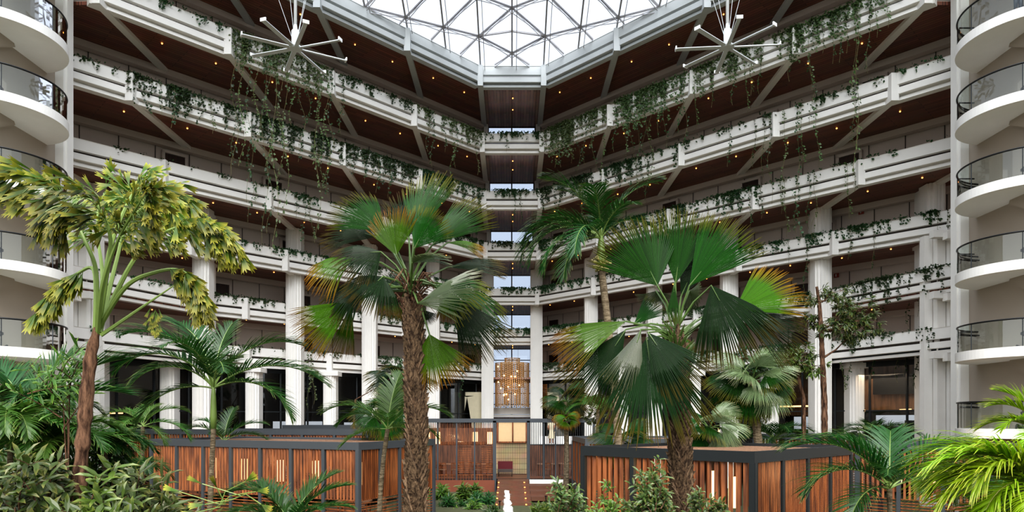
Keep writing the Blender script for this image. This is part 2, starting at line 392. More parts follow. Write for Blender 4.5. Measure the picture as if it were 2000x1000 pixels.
for l in (6, 5, 4, 3, 2, 1):
    wy = WALLY[l]; z0 = LV[l][1]+.3; z1 = LV[l+1][1]+.14
    if l == 1: z0 = LV[1][1]+.3
    for sx, s in ((-1, 'left'), (1, 'right')):
        xm = 26
        mb = MB().sweep([(sx*2, wy), (sx*xm, lineY(wy, xm))], [(0, z0), (0, z1), (-.15, z1), (-.15, z0)], -1 if sx > 0 else 1)
        struct('wall_'+s, mb, M['wall'])
        # bulkhead where the soffit meets the wall
        mb = MB().sweep([(sx*2, wy-.7), (sx*xm, lineY(wy, xm)-.7)], [(0, z1-.32), (0, z1), (-.4, z1), (-.4, z1-.32)], -1 if sx > 0 else 1)
        struct(tname(), mb, M['wall'])
        # panel seams
        sm = MB(); x = 3.1
        while x < xm-1:
            y = lineY(wy, x)-.03; sm.box((sx*x, y-.02, (z0+z1)/2), (.035, .035, z1-z0-.1)); x += 1.25
        struct(tname(), sm, M['seam_or_shade'])
        for x in (6.6, 10.6, 14.6, 18.6):
            if x > xm-1: continue
            y = lineY(wy, x)-.22; a = -sx*math.atan(SL); ndoor += 1
            struct('door_%d' % ndoor, MB().box((sx*x, y, z0+1.05), (1.05, .12, 2.1), a), M['door'])
            fr = MB()
            dx, dy = math.cos(a), math.sin(a)
            for k in (-1, 1): fr.box((sx*x+dx*k*.6, y+dy*k*.6, z0+1.1), (.14, .22, 2.2), a)
            fr.box((sx*x, y, z0+2.2), (1.34, .22, .14), a)
            struct(tname(), fr, M['wall'])
        for x in (3.6,):
            if l <= 4:
                y = lineY(wy, x)-.1; ndoor += 1
                struct('door_%d' % ndoor, MB().box((sx*x, y, z0+1.05), (.95, .1, 2.1), -sx*math.atan(SL)), M['door'])

# windows closing the centre bay on each storey
nw = 1
for l in (6, 5, 4, 3, 2, 1):
    wy = WALLY[l]+.1; z0 = LV[l][1]+.3 if l > 1 else GZ+.8; z1 = LV[l+1][1]+.14
    fr = MB()
    for x in (-1.72, -.02, 1.68): fr.box((x, wy, (z0+z1)/2), (.1, .12, z1-z0))
    k = int((z1-z0)/.95)
    for i in range(k+1): fr.box((0, wy, z0+(z1-z0)*i/k), (3.5, .1, .07))
    nw += 1
    wo_ = struct('window_%d' % nw, fr, M['frame'])
    struct('window_pane', MB().box((0, wy+.05, (z0+z1)/2), (3.5, .02, z1-z0)), M['sky'], wo_)
    jb = MB()
    for k in (-1, 1): jb.box((k*1.87, wy-.2, (z0+z1)/2), (.3, .6, z1-z0))
    struct(tname(), jb, M['white'])

# recessed spots in the soffits
spot_lab = 'small warm recessed spotlight glowing in the timber ceiling of the %s gallery, %s wing'
sme = None
def spot(x, y, z, l, side):
    global sme
    if sme is None:
        b = MB().lathe((0, 0, 0), [(.0, -.04), (.032, -.04), (.038, 0)], 10)
        sme = mesh('downlight', b, M['spot'])
    o = bpy.data.objects.new('downlight', sme); COL.objects.link(o); o.location = (x, y, z)
    tag(o, spot_lab % (WD[l] if l < 7 else 'top', side), 'light', 'recessed spots, %s ceiling %s wing' % (WD[l] if l < 7 else 'top', side))
for l in (7, 6, 5, 4, 3, 2):
    Y0, z = LV[l]
    for sx, s in ((-1, 'left'), (1, 'right')):
        for x in (3.1, 4.9, 7.1, 8.9, 11.1, 12.9, 15.1, 16.9, 19.1, 20.8):
            if x > XM[l]-.5: break
            spot(sx*x, lineY(Y0, x)+2.2+.8*((int(x*10) % 3)-1)*.4, z+.14, l, s)
    for y in (1.9, 3.6): spot(.05, Y0+y, z+.14, l, 'centre')

# ------------------------------------------------------------------ columns
def fluted(w=.98):
    h = w/2; q = [(-h, .45), (-h, -.25), (-h+.1, -.25), (-h+.1, -.38), (-h+.24, -.38), (-h+.24, -.5), (-.13, -.5), (-.13, -.44), (-.05, -.44), (-.05, -.5)]
    return q+[(-x, y) for x, y in q[::-1]]
COLX = {2: 56.6, 6: 52.5, 10: 48.5, 14: 44.5, 18: 40.2, 22: 36.1}
cname = {2: 'beside the narrow centre bay', 6: 'second out from the centre bay', 10: 'third out from the centre bay', 14: 'fourth out from the centre bay', 18: 'fifth out from the centre bay', 22: 'outermost, next to the glass balconies'}
for x, y in COLX.items():
    for sx, s in ((-1, 'left'), (1, 'right')):
        t = thing('column', 'tall white fluted column of the %s wing, %s' % (s, cname[x]), 'column', (sx*x, y, GZ), 'tall white fluted columns')
        obj('shaft', MB().prism([(sx*x+a, y+b) for a, b in fluted()], GZ, LV[4][1]+.1), M['white'], t)
        obj('rear_pier', MB().box((sx*(x+.15), y+.9, (GZ+12.3)/2), (.7, .9, 12.3-GZ)), M['white'], t)
# lobby columns set back under the first gallery
for x, y in {8.2: 51.6, 12.4: 47.2, 16.3: 43.6, 20.0: 40.3}.items():
    for sx, s in ((-1, 'left'), (1, 'right')):
        tt = thing('lobby_column', 'shorter white ribbed lobby column under the first gallery, %s wing, %s' % (s, {8.2: 'nearest the centre', 12.4: 'second from the centre', 16.3: 'third from the centre', 20.0: 'outermost'}[x]), 'column', (sx*x, y, GZ), 'lobby columns')
        obj('shaft', MB().prism([(sx*x+a*.9, y+b) for a, b in fluted(.95)], GZ, 3.4), M['white'], tt)
        obj('capital', MB().box((sx*x, y, 3.2), (1.3, 1.1, .3)), M['white'], tt)

# lobby: floor, back wall, glazing
floor = MB(); floor.add([(-40, -8, GZ), (40, -8, GZ), (40, 80, GZ), (-40, 80, GZ)], [(0, 1, 2, 3)])
struct('floor', floor, M['soil'])
for sx, s in ((-1, 'left'), (1, 'right')):
    a = -1 if sx > 0 else 1
    yb = lambda x: lineY(58.8, x)
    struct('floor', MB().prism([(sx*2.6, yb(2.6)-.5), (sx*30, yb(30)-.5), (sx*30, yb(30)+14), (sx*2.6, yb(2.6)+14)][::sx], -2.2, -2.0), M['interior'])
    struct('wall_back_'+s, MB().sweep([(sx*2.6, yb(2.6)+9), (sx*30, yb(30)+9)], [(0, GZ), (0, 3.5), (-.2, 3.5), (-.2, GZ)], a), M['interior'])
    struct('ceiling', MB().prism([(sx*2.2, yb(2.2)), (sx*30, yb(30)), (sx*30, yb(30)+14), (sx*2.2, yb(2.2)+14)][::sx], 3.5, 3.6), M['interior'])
    fr = MB(); x = 3.0
    while x < 23:
        y = lineY(58.9, x); fr.box((sx*x, y, (-2.0+3.4)/2), (.1, .1, 5.4)); x += 1.35
    fr.sweep([(sx*2.6, lineY(58.9, 2.6)), (sx*24, lineY(58.9, 24))], [(-.04, .55), (.04, .55), (.04, .62), (-.04, .62)], a)
    fr.sweep([(sx*2.6, lineY(58.9, 2.6)), (sx*24, lineY(58.9, 24))], [(-.3, 3.1), (.1, 3.1), (.1, 3.4), (-.3, 3.4)], a)
    nw += 1
    wo_ = struct('window_%d' % nw, fr, M['dark'])
    struct('window_pane', MB().sweep([(sx*2.6, lineY(58.95, 2.6)), (sx*24, lineY(58.95, 24))], [(0, -2), (0, 3.4), (-.02, 3.4), (-.02, -2)], a), M['dglass'], wo_)
# right lobby restaurant: timber upper wall, counter and amber tubes; mirrored plainer lobby at left
def onpx(px, back, py):
    sx = -1 if px < 1000 else 1; r_ = abs(px-1000)/F; Y = (58.9+2*SL+back)/(1+SL*r_); return (sx*r_*Y, Y, (HZ-py)*Y/F)
def sbox(b, u0, u1, v0, v1, back, th=.1):
    p0 = onpx(u0, back, v0); p1 = onpx(u1, back, v0); z0 = min(onpx(u0, back, v1)[2], 9); z1 = p0[2]
    b.sweep([p0[:2], p1[:2]], [(0, z0), (0, z1), (-th, z1), (-th, z0)], 1)
A = -math.atan(SL)
b = MB(); sbox(b, 1668, 1812, 716, 803, 6); tag(obj('timber_bulkhead', b, M['intwood'], base=onpx(1740, 6, 822)), 'light timber bulkhead wall inside the right lobby restaurant', 'wall panel')
b = MB(); sbox(b, 1706, 1812, 733, 771, 5.4); tag(obj('dark_screen', b, M['black'], base=onpx(1755, 5.4, 800)), 'wide black ceiling recess panel above the right lobby restaurant', 'panel')
b = MB(); sbox(b, 1480, 1592, 700, 812, 6); tag(obj('timber_bulkhead', b, M['intwood'], base=onpx(1540, 6, 822)), 'light timber wall behind the glass left of the right wing lobby column', 'wall panel')
t = thing('service_counter', 'white service counter with glowing front inside the right lobby restaurant', 'counter', onpx(1740, 4, 845))
lit = mat_emit('glow_panel', (.95, .97, 1, 1), .8)  # plain white counter fronts and panels, brightness put in as emission
b = MB(); sbox(b, 1712, 1812, 811, 832, 4.2); obj('glow_front', b, lit, t)
b = MB(); sbox(b, 1712, 1812, 833, 860, 4.0); obj('counter_body', b, M['grey'], t)
b = MB(); sbox(b, 1768, 1799, 821, 832, 3.9); obj('screen', b, M['black'], t)
t = thing('service_counter', 'white counter with glowing front behind the glass left of the thin branching tree', 'counter', onpx(1565, 4, 845))
b = MB(); sbox(b, 1552, 1592, 814, 838, 4.2); obj('glow_front', b, lit, t)
b = MB(); sbox(b, 1540, 1592, 838, 860, 4.0); obj('counter_body', b, M['interior'], t)
for u0, u1, v, wh in ((1523, 1586, 794, 'long one left of the thin branching tree'), (1757, 1780, 801, 'short one above the counter screen'), (1788, 1811, 799, 'rightmost short one'), (1676, 1690, 803, 'leftmost of the restaurant')):
    p0, p1 = onpx(u0, 2.4, v), onpx(u1, 2.4, v-1)
    tt = thing('pendant_lamp', 'amber tube lamp in the right lobby, '+wh, 'lamp', p0, 'amber tube lamps in the right lobby')
    obj('glowing_tube', MB().tube([p0, p1], .05), M['warm'], tt)
    m_ = tuple((a+b_)/2 for a, b_ in zip(p0, p1)); obj('cord', MB().tube([m_, (m_[0], m_[1], 3.4)], .012, 4), M['black'], tt)
for u0, u1, v, wh in ((205, 240, 807, 'lower one'), (140, 200, 796, 'upper one')):
    p0, p1 = onpx(u0, 2.4, v), onpx(u1, 2.4, v)
    tt = thing('pendant_lamp', 'thin amber tube lamp behind the dark left lobby glass, '+wh, 'lamp', p0, 'amber tube lamps in the left lobby')
    obj('glowing_tube', MB().tube([p0, p1], .035), M['warm'], tt)
for u0, u1, wh in ((597, 628, 'right of the fourth column'), (672, 694, 'right of the lobby column'), (533, 557, 'left of the fourth column')):
    b = MB(); sbox(b, u0, u1, 823 if u0 < 600 else 825, 840, 1.5)
    tag(obj('glow_panel', b, lit, base=onpx((u0+u1)/2, 1.5, 840)), 'bright white upright panel behind the left lobby glass, '+wh, 'panel')
la = bpy.data.lights.new('restaurant_fill_light', 'AREA'); la.energy = 260; la.size = 5; la.color = (1, .78, .55)  # added fill that brightens the dark restaurant interior, not a visible fitting
lo = bpy.data.objects.new('restaurant_fill_light', la); COL.objects.link(lo); p0 = onpx(1740, 3.2, 735); lo.location = p0

# ------------------------------------------------------------------ stair towers with round glass balconies
TW = {5: 14.62, 4: 11.6, 3: 8.54, 2: 5.5, 1: 2.35, 0: -.66, 6: 17.7}
BC = (19.9, 26.8); BR = 2.3
def arc(r, a0, a1, n, sx): return [(sx*(BC[0]+r*math.cos(a0+(a1-a0)*i/n)), BC[1]+r*math.sin(a0+(a1-a0)*i/n)) for i in range(n+1)]
ordn = {6: 'topmost', 5: 'second from top', 4: 'third from top', 3: 'fourth from top', 2: 'third from the bottom', 1: 'second from the bottom', 0: 'lowest, at lobby level'}
for sx, s in ((-1, 'left'), (1, 'right')):
    struct('wall_tower_'+s, MB().box((sx*24.6, 22.6, 8), (10.1, 14, 30)), M['towerwall'])
    tt = thing('tower_pilaster', 'full-height white ribbed pilaster at the edge of the %s stair tower' % s, 'column', (sx*19.2, 29.8, GZ))
    obj('shaft', MB().box((sx*19.36, 29.8, 8), (.36, .5, 30)), M['white'], tt)
    obj('rib', MB().box((sx*19.14, 29.9, 8), (.08, .4, 30)), M['white'], tt)
    for l, z in TW.items():
        t = thing('round_balcony', '%s half-round white balcony with glass balustrade on the %s stair tower' % (ordn[l], s), 'balcony', (sx*19.5, 26.8, z), 'round balconies of the %s tower' % s)
        a0, a1 = math.radians(82), math.radians(278)
        pts = arc(BR, a0, a1, 48, sx)
        poly = [(sx*19.7, pts[0][1])]+pts+[(sx*19.7, pts[-1][1])]
        if sx > 0: poly = poly
        obj('slab', MB().prism(poly, z, z+.36), M['white'], t)
        r = BR-.07
        gp = arc(r, math.radians(92), a1, 48, sx)
        g = MB()
        for i in range(48):
            (xa, ya), (xb, yb_) = gp[i], gp[i+1]; g.add([(xa, ya, z+.3), (xb, yb_, z+.3), (xb, yb_, z+1.36), (xa, ya, z+1.36)], [(0, 1, 2, 3)])
        obj('glass_panel', g, M['glass'], t)
        jm = MB()
        for i in (0, 12, 24, 36, 48): jm.box((gp[i][0], gp[i][1], z+.83), (.025, .025, 1.05))
        obj('glass_joint', jm, M['grey'], t)
        obj('handrail', MB().tube([(a, b, z+1.38) for a, b in gp], .035), M['black'], t, True)
        ip = arc(r-.08, math.radians(92), math.radians(150), 10, sx)
        obj('inner_rail', MB().tube([(a, b, z+1.22) for a, b in ip]+[(ip[-1][0]+sx*.6, ip[-1][1], z+1.22)], .03), M['black'], t, True)
        # stair handrail seen against the tower wall
        if l < 6:
            st = thing('stair_flight', 'black stair handrail and flight beside %s balcony, %s tower' % (ordn[l], s), 'stairs', (sx*19.4, 25.6, z))
            obj('stair_soffit', MB().bar((sx*19.42, 26.7, z+.1), (sx*19.42, 23.4, z-1.7), .3, .5), M['towerwall'], st)
            obj('handrail', MB().bar((sx*19.2, 26.3, z+1.0-.5), (sx*19.2, 23.4, z-.9), .06, .1).bar((sx*19.2, 26.3, z+.5), (sx*19.2, 26.35, z+.25), .05), M['black'], st)
            obj('upper_handrail', MB().bar((sx*19.3, 26.2, z+.95), (sx*19.3, 25.1, z+1.25), .05, .09).bar((sx*19.3, 26.2, z+.95), (sx*19.3, 25.1, z+.45), .05, .07), M['black'], st)
    # nested portal frame between the outer column and the tower
    for l in (0, 1, 2):
        zb = LV[l][1] if l else GZ; zt = LV[l+1][1]
        t = thing('portal_frame', 'stepped white portal frame beside the outermost column, %s wing, %s level' % (s, ['lobby', 'first gallery', 'second gallery'][l]), 'frame', (sx*21.7, 34, zb))
        for k, (dx, yy) in enumerate(((0, 34.9), (.45, 35.1), (.9, 35.4))):
            obj('frame_step', MB().box((sx*(20.9+dx), yy-dx*1.2, (zb+zt)/2), (.4, .4, zt-zb)).box((sx*(22+dx/2), yy-.8-dx*1.2, zt-.1-dx*.35), (2.6-dx, .4, .35)), M['white'], t)

# ------------------------------------------------------------------ skylight
def inside(x, y, m=.25): return y < lineY(43.8, max(2, abs(x)))+m if abs(x) > 2 else y < 43.8+m
def sz(x, y):
    y = max(22, y); d = min(43.8-y, (43.8-SL*(abs(x)-2)-y)*.695)
    return 22.52+.45*max(0, min(d, 11))
tr = MB(); ch = MB()
for x in range(-18, 19, 2):
    off = 0 if (x//2) % 2 else 1.35
    ymax = min(43.8, lineY(43.8, max(2, abs(x)))); y = ymax
    while y > 24:
        y2 = max(24, y-1.35)
        tr.bar((x, y, sz(x, y)), (x, y2, sz(x, y2)), .09, .12); ch.bar((x+.28, y, sz(x, y)-.3), (x+.28, y2, sz(x, y2)-.3), .035); y = y2-(0 if y2 > 24 else 1)
    y = 41.65+off
    while y > 24:
        for dx in (2, -2):
            for dy in (1.35, -1.35):
                a = Vector((x, y)); b = Vector((x+dx, y+dy))
                if inside(a.x, a.y, .1):
                    tt = 1.0
                    while tt > .05 and not inside(a.x+(b.x-a.x)*tt, a.y+(b.y-a.y)*tt, .0): tt -= .05
                    b = a+(b-a)*tt
                    tr.bar((a.x, a.y, sz(a.x, a.y)), (b.x, b.y, sz(b.x, b.y)), .065, .09)
                    ch.bar((a.x, a.y, sz(a.x, a.y)-.05), (b.x, b.y, sz(b.x, b.y)-.3*tt), .035)
        y -= 2.7
for k in (-1, 1): tr.bar((k*2, 41.65, sz(2, 41.65)), (0, 41.65, sz(0, 41.65)), .08, .1)
t = thing('skylight_truss', 'triangular grey steel space frame carrying the glass roof', 'roof truss', (0, 43.8, 22.5))
obj('main_bars', tr, M['truss'], t); obj('lower_chords', ch, M['truss'], t)
g = MB(); xs_ = list(range(-24, 25, 2)); cols = []
for x in xs_:
    y0 = max(22.3, min(43.8, lineY(43.8, max(2, abs(x))))+.1); c = [(x, y0+(22-y0)*k/10) for k in range(11)]+[(x, 10), (x, -2)]
    cols.append([(a, b, sz(a, b)+.1-(.12 if k == 0 else 0)) for k, (a, b) in enumerate(c)])
for c0, c1 in zip(cols, cols[1:]):
    for k in range(12): g.add([c0[k], c0[k+1], c1[k+1], c1[k]], [(3, 2, 1, 0)])
struct('window_1', g, M['roofg'])
# ------------------------------------------------------------------ ceiling fans
def fan(cx, cy, cz, rot, label):
    t = thing('ceiling_fan', label, 'fan', (cx, cy, cz))
    obj('down_rod', MB().tube([(cx, cy, cz+.5), (cx, cy, sz(cx, cy)-.1)], .07, 10), M['white2'], t, True)
    obj('motor_housing', MB().lathe((cx, cy, cz), [(0, .1), (.1, .1), (.16, .25), (.17, .75), (.09, .85), (.06, 1.1), (0, 1.1)], 14), M['white2'], t)
    obj('hub_plate', MB().lathe((cx, cy, cz), [(0, -.04), (.26, -.03), (.3, .03), (.24, .1), (0, .1)], 18), M['rim'], t)
    for k in range(8):
        a = rot+k*math.pi/4; ca, sa = math.cos(a), math.sin(a); L = 2.2
        b = MB(); tw = .09
        vs = []
        for r in (.2, L):
            for u, zz in ((-.09, -.02), (.09, .02), (.09, .05), (-.09, .02)): vs.append((cx+ca*r-sa*u, cy+sa*r+ca*u, cz+zz))
        b.add(vs, [(3, 2, 1, 0), (4, 5, 6, 7), (0, 1, 5, 4), (1, 2, 6, 5), (2, 3, 7, 6), (3, 0, 4, 7)])
        bl = obj('blade', b, M['rim'], t)
        obj('blade_tip', MB().box((cx+ca*L, cy+sa*L, cz+.05), (.05, .26, .14), a), M['white2'], bl)
    for dx, dy in ((-2.2, -.4), (-.9, .8), (.9, .8), (1.6, -.4)):
        obj('guy_wire', MB().tube([(cx, cy, cz+.05), (cx+dx, cy+dy, cz+6.5)], .012, 4), M['rim'], t)
fan(-9.4, 30, 16.15, math.radians(28), 'huge white eight-bladed ceiling fan hanging on the left of the skylight')
fan(9.35, 30, 16.2, math.radians(-5), 'huge white eight-bladed ceiling fan hanging on the right of the skylight')
# ------------------------------------------------------------------ vines
def leafquad(mb, p, d, n, L, wd, t0=0.0, t1=1.0):
    """small pointed leaf: base p, direction d, normal n"""
    s = d.cross(n)
    if s.length < 1e-5: s = d.orthogonal()
    s.normalize()
    mb.add([p, p+d*L*.45+s*wd*.5, p+d*L, p+d*L*.45-s*wd*.5], [(0, 1, 2, 3)], [t0, (t0+t1)/2, t1, (t0+t1)/2])
def strand(mb, x, y, z, L, rr, dens=14, ls=.11, stem=None):
    wob = rr.uniform(0, 6); p = Vector((x, y, z)); pts = [p.copy()]
    n = max(2, int(L/.35))
    for i in range(1, n+1):
        zz = z-L*i/n; pts.append(Vector((x+math.sin(wob+i*.7)*.03*min(i, 6), y-.05+math.cos(wob*2+i)*.02, zz)))
    if stem is not None: stem.tube(pts, .008, 3, False)
    k = int(L*dens)
    for i in range(k):
        f = rr.random(); f = f*f*.3+f*.7
        q = pts[min(n, int(f*n))]+Vector((rr.uniform(-.07, .07), rr.uniform(-.07, .04), rr.uniform(-.15, .15)))
        if q.z > z+.05: q.z = z
        d = Vector((rr.uniform(-1, 1), rr.uniform(-.6, .2), rr.uniform(-1.2, .1))).normalized()
        nn = Vector((rr.uniform(-.6, .6), -1, rr.uniform(-.2, 1))).normalized()
        l_ = ls*rr.uniform(.6, 1.25); leafquad(mb, q, d, nn, l_, l_*.8)
# long strands: shared meshes in several lengths
SM = {}
for L in (1.2, 2.0, 3.0, 4.2, 5.6):
    SM[L] = []
    for k in range(3):
        rr = random.Random(int(L*10)+k); b = MB(); st = MB(); strand(b, 0, 0, 0, L, rr, 15 if L < 4 else 11, .13, st)
        SM[L].append((mesh('vine_leaves', b, M['vine'] if k else M['vineL'], False, True), mesh('vine_stem', st, M['vinestem'])))
def long_vine(px, ptop, pbot, l, label=None):
    """a hanging strand that starts on the parapet line of level l at the given column of the frame"""
    sx = -1 if px < 1000 else 1; r_ = abs(px-1000)/F
    Y0, z = LV[l]; X = r_*(Y0+2*SL)/(1+SL*r_)
    if X < 2: X = 2*(1 if r_ > .02 else r_/.02); 
    y = lineY(Y0, max(2, X)) if X > 2 else Y0; X = r_*y if X <= 2 else X
    zt = z+PH if ptop is None else (HZ-ptop)*y/F
    L = zt-(HZ-pbot)*y/F
    key = min(SM, key=lambda k: abs(k-L)); a, b = R.choice(SM[key]); sc = L/key
    side = 'left' if sx < 0 else 'right'
    t = thing('hanging_vine', 'slender green vine trailing down from the %s gallery parapet of the %s wing' % (WD[l] if l < 7 else 'top', side), 'vine', (sx*X, y-.22, zt), 'vines trailing from the %s gallery, %s wing' % (WD[l], side))
    for n_, me in (('leaves', a), ('stem', b)):
        inst(n_, me, t, Matrix.Rotation(R.uniform(0, .8), 4, 'Z') @ Matrix.Diagonal((1, 1, sc, 1)))
def clump(l, sx, x0, x1, dens, lmin, lmax, pale=False):
    """ivy spilling over one bay of a parapet"""
    Y0, z = LV[l]; rr = random.Random(l*1000+int(x0*10)+(500 if sx > 0 else 0)); b = MB()
    ln = math.hypot(x1-x0, SL*(x1-x0)) if x0 >= 2 else x1-x0
    n = int(ln*dens*1.7)
    bunch = [rr.random() for _ in range(int(ln*1.2)+1)]
    for i in range(n):
        if bunch and rr.random() < .6: u = rr.choice(bunch)+rr.gauss(0, .03)
        else: u = rr.random()
        u = min(1, max(0, u)); X = x0+(x1-x0)*u
        if l >= 3 or X < 16: y = lineY(Y0, X) if x0 >= 2 else Y0
        if l < 3 and x0 >= 2: y = par_y(l, X)
        L = lmin+(lmax-lmin)*rr.random()**2.2
        strand(b, sx*X, y-.14, z+PH+.06, L, rr, 17, .14)
        for _ in range(3):
            q = Vector((sx*X+rr.uniform(-.3, .2), y+rr.uniform(-.12, .12), z+PH+rr.uniform(0, .1)))
            leafquad(b, q, Vector((rr.uniform(-1, 1), rr.uniform(-1, .2), rr.uniform(-.1, .8))).normalized(), Vector((0, -.7, .7)), .14, .1)
    side = 'left' if sx < 0 else 'right'
    cx = (x0+x1)/2
    if x0 < 2: where = 'short centre bay'
    else:
        wh = {2: 'first bay from the centre', 6: 'second bay from the centre', 10: 'third bay from the centre', 14: 'fourth bay from the centre', 18: 'outermost bay'}
        where = wh[min(wh, key=lambda k: abs(k-x0))]+' of the %s wing' % side
    o = obj('trailing_ivy', b, M['vineL'] if pale else M['vine'], base=(sx*cx, lineY(Y0, max(2, cx)), z+PH), attr=True)
    tag(o, 'ivy over the %s gallery parapet, %s' % (WD[l], where), 'ivy', 'ivy along the gallery parapets')
def par_y(l, X):
    pts = path_of(l, 1)
    for (xa, ya), (xb, yb_) in zip(pts, pts[1:]):
        if X <= xb: return ya+(yb_-ya)*(X-xa)/(xb-xa)
    return pts[-1][1]
bays = [(2, 6), (6, 10), (10, 14), (14, 18)]
#        level: (left densities by bay, right densities by bay) -> (density, min, max)
D = {6: ([(9, .2, 1.5), (6, .2, .9), (12, .3, 2.2), (5, .1, .7)], [(16, .3, 2.6), (14, .3, 2.6), (12, .2, 2.0), (10, .2, 1.8)]),
     5: ([(14, .3, 1.8), (13, .3, 1.9), (12, .3, 1.8), (10, .3, 1.8)], [(12, .3, 1.8), (9, .2, 1.8), (4, .1, .6), (3, .1, .6)]),
     4: ([(9, .2, 1.2), (6, .2, 1.0), (4, .1, .6), (2, .1, .3)], [(9, .2, 1.2), (11, .2, 1.5), (9, .2, 1.5), (2, .05, .3)]),
     3: ([(6, .2, .8), (5, .2, .8), (5, .2, .8), (5, .1, .6)], [(8, .2, .9), (7, .2, .9), (6, .2, .9), (6, .2, 1.0)]),
     2: ([(7, .2, .9), (6, .2, .9), (6, .2, .9), (5, .1, .8)], [(8, .2, .9), (7, .2, .9), (6, .2, .9), (8, .2, 1.0)]),
     1: ([(5, .2, .9), (6, .2, 1.0), (3, .1, .5), (3, .1, .5)], [(9, .3, 1.1), (7, .2, 1.0), (6, .2, 1.0), (7, .2, 1.0)])}
for l, (a, b_) in D.items():
    for sx, dd in ((-1, a), (1, b_)):
        for (x0, x1), (dn, m0, m1) in zip(bays, dd): clump(l, sx, x0, x1, dn, m0, m1, pale=(l == 6 and dn > 8))
for l, dn in ((6, 8), (5, 9), (4, 9), (3, 7), (2, 7)): clump(l, 1, -1.9, 1.9, dn, .2, .8)
for (l, sx, x1, dn, m1) in ((3, 1, 21.5, 9, .9), (2, 1, 21.3, 12, 1.7), (1, 1, 21.2, 9, 1.3), (2, -1, 21.2, 4, .6), (1, -1, 21.2, 2, .4), (4, -1, 21.8, 1.5, .3), (5, -1, 19.6, 4, .5), (4, 1, 21.5, 1.5, .3), (5, 1, 19.6, 4, .4)):
    clump(l, sx, 18, x1, dn, .1, m1)
# the long individual strands: (x in frame, lowest row, gallery)
LVN = [(462, 345, 6), (476, 330, 6), (490, 400, 6), (505, 300, 6), (528, 330, 6), (540, 500, 6), (551, 352, 6), (560, 430, 6), (573, 250, 6), (592, 300, 6), (602, 260, 6),
       (622, 480, 6), (627, 330, 6), (640, 360, 6), (648, 300, 6), (670, 270, 6), (520, 480, 6), (838, 300, 6), (846, 330, 6), (868, 300, 6), (884, 350, 6), (892, 330, 6), (930, 345, 6),
       (318, 230, 5), (345, 255, 5), (386, 220, 5), (416, 265, 5), (461, 315, 5), (492, 440, 5), (530, 460, 5), (555, 300, 5), (590, 320, 5), (627, 380, 5), (645, 390, 5), (686, 340, 5), (712, 360, 5), (740, 380, 5), (762, 390, 5), (800, 340, 5), (905, 430, 5),
       (504, 400, 4), (582, 430, 4), (597, 480, 4), (609, 475, 4), (930, 430, 4), (1004, 445, 5), (1015, 440, 5), (1020, 530, 4), (990, 300, 6),
       (1080, 330, 6), (1096, 330, 6), (1112, 320, 6), (1128, 345, 6), (1141, 325, 6), (1158, 340, 6), (1175, 350, 6), (1200, 300, 6), (1217, 310, 6), (1231, 310, 6), (1243, 330, 6), (1256, 345, 6), (1268, 360, 6),
       (1286, 280, 6), (1296, 290, 6), (1326, 270, 6), (1334, 300, 6), (1354, 255, 6), (1385, 215, 6), (1431, 210, 6), (1452, 225, 6), (1460, 190, 6), (1480, 190, 6), (1540, 165, 6), (1575, 180, 6),
       (1579, 250, 6), (1600, 110, 6), (1619, 130, 6), (1632, 128, 6), (1646, 110, 6), (1663, 350, 6), (1668, 300, 6), (1690, 150, 6), (1703, 80, 6), (1725, 60, 6),
       (1470, 330, 5), (1487, 350, 5), (1500, 400, 5), (1527, 360, 5), (1553, 470, 5), (1560, 330, 5), (1590, 330, 5), (1663, 290, 5), (1420, 330, 5), (1240, 380, 5), (1262, 400, 5), (1090, 440, 5), (1140, 430, 5),
       (1482, 430, 4), (1520, 420, 4), (1529, 465, 4), (1553, 460, 4), (1575, 450, 4), (1586, 470, 4), (1650, 430, 4), (1460, 450, 4), (1380, 440, 4), (1662, 380, 4),
       (1655, 510, 3), (1570, 570, 3), (1535, 520, 3), (1700, 545, 3), (1826, 520, 3), (1845, 590, 3),
       (1770, 640, 2), (1785, 620, 2), (1800, 620, 2), (1840, 560, 2), (1745, 600, 2), (1720, 620, 2),
       (1748, 748, 1), (1763, 735, 1), (1785, 760, 1), (1798, 750, 1), (1700, 740, 1), (1655, 760, 1), (605, 800, 1), (612, 790, 1), (902, 790, 1), (1640, 770, 1), (1535, 760, 1), (1520, 770, 1), (1100, 745, 1), (1130, 740, 1), (1545, 740, 1)]
for px, pb, l in LVN: long_vine(px, None, pb, l)

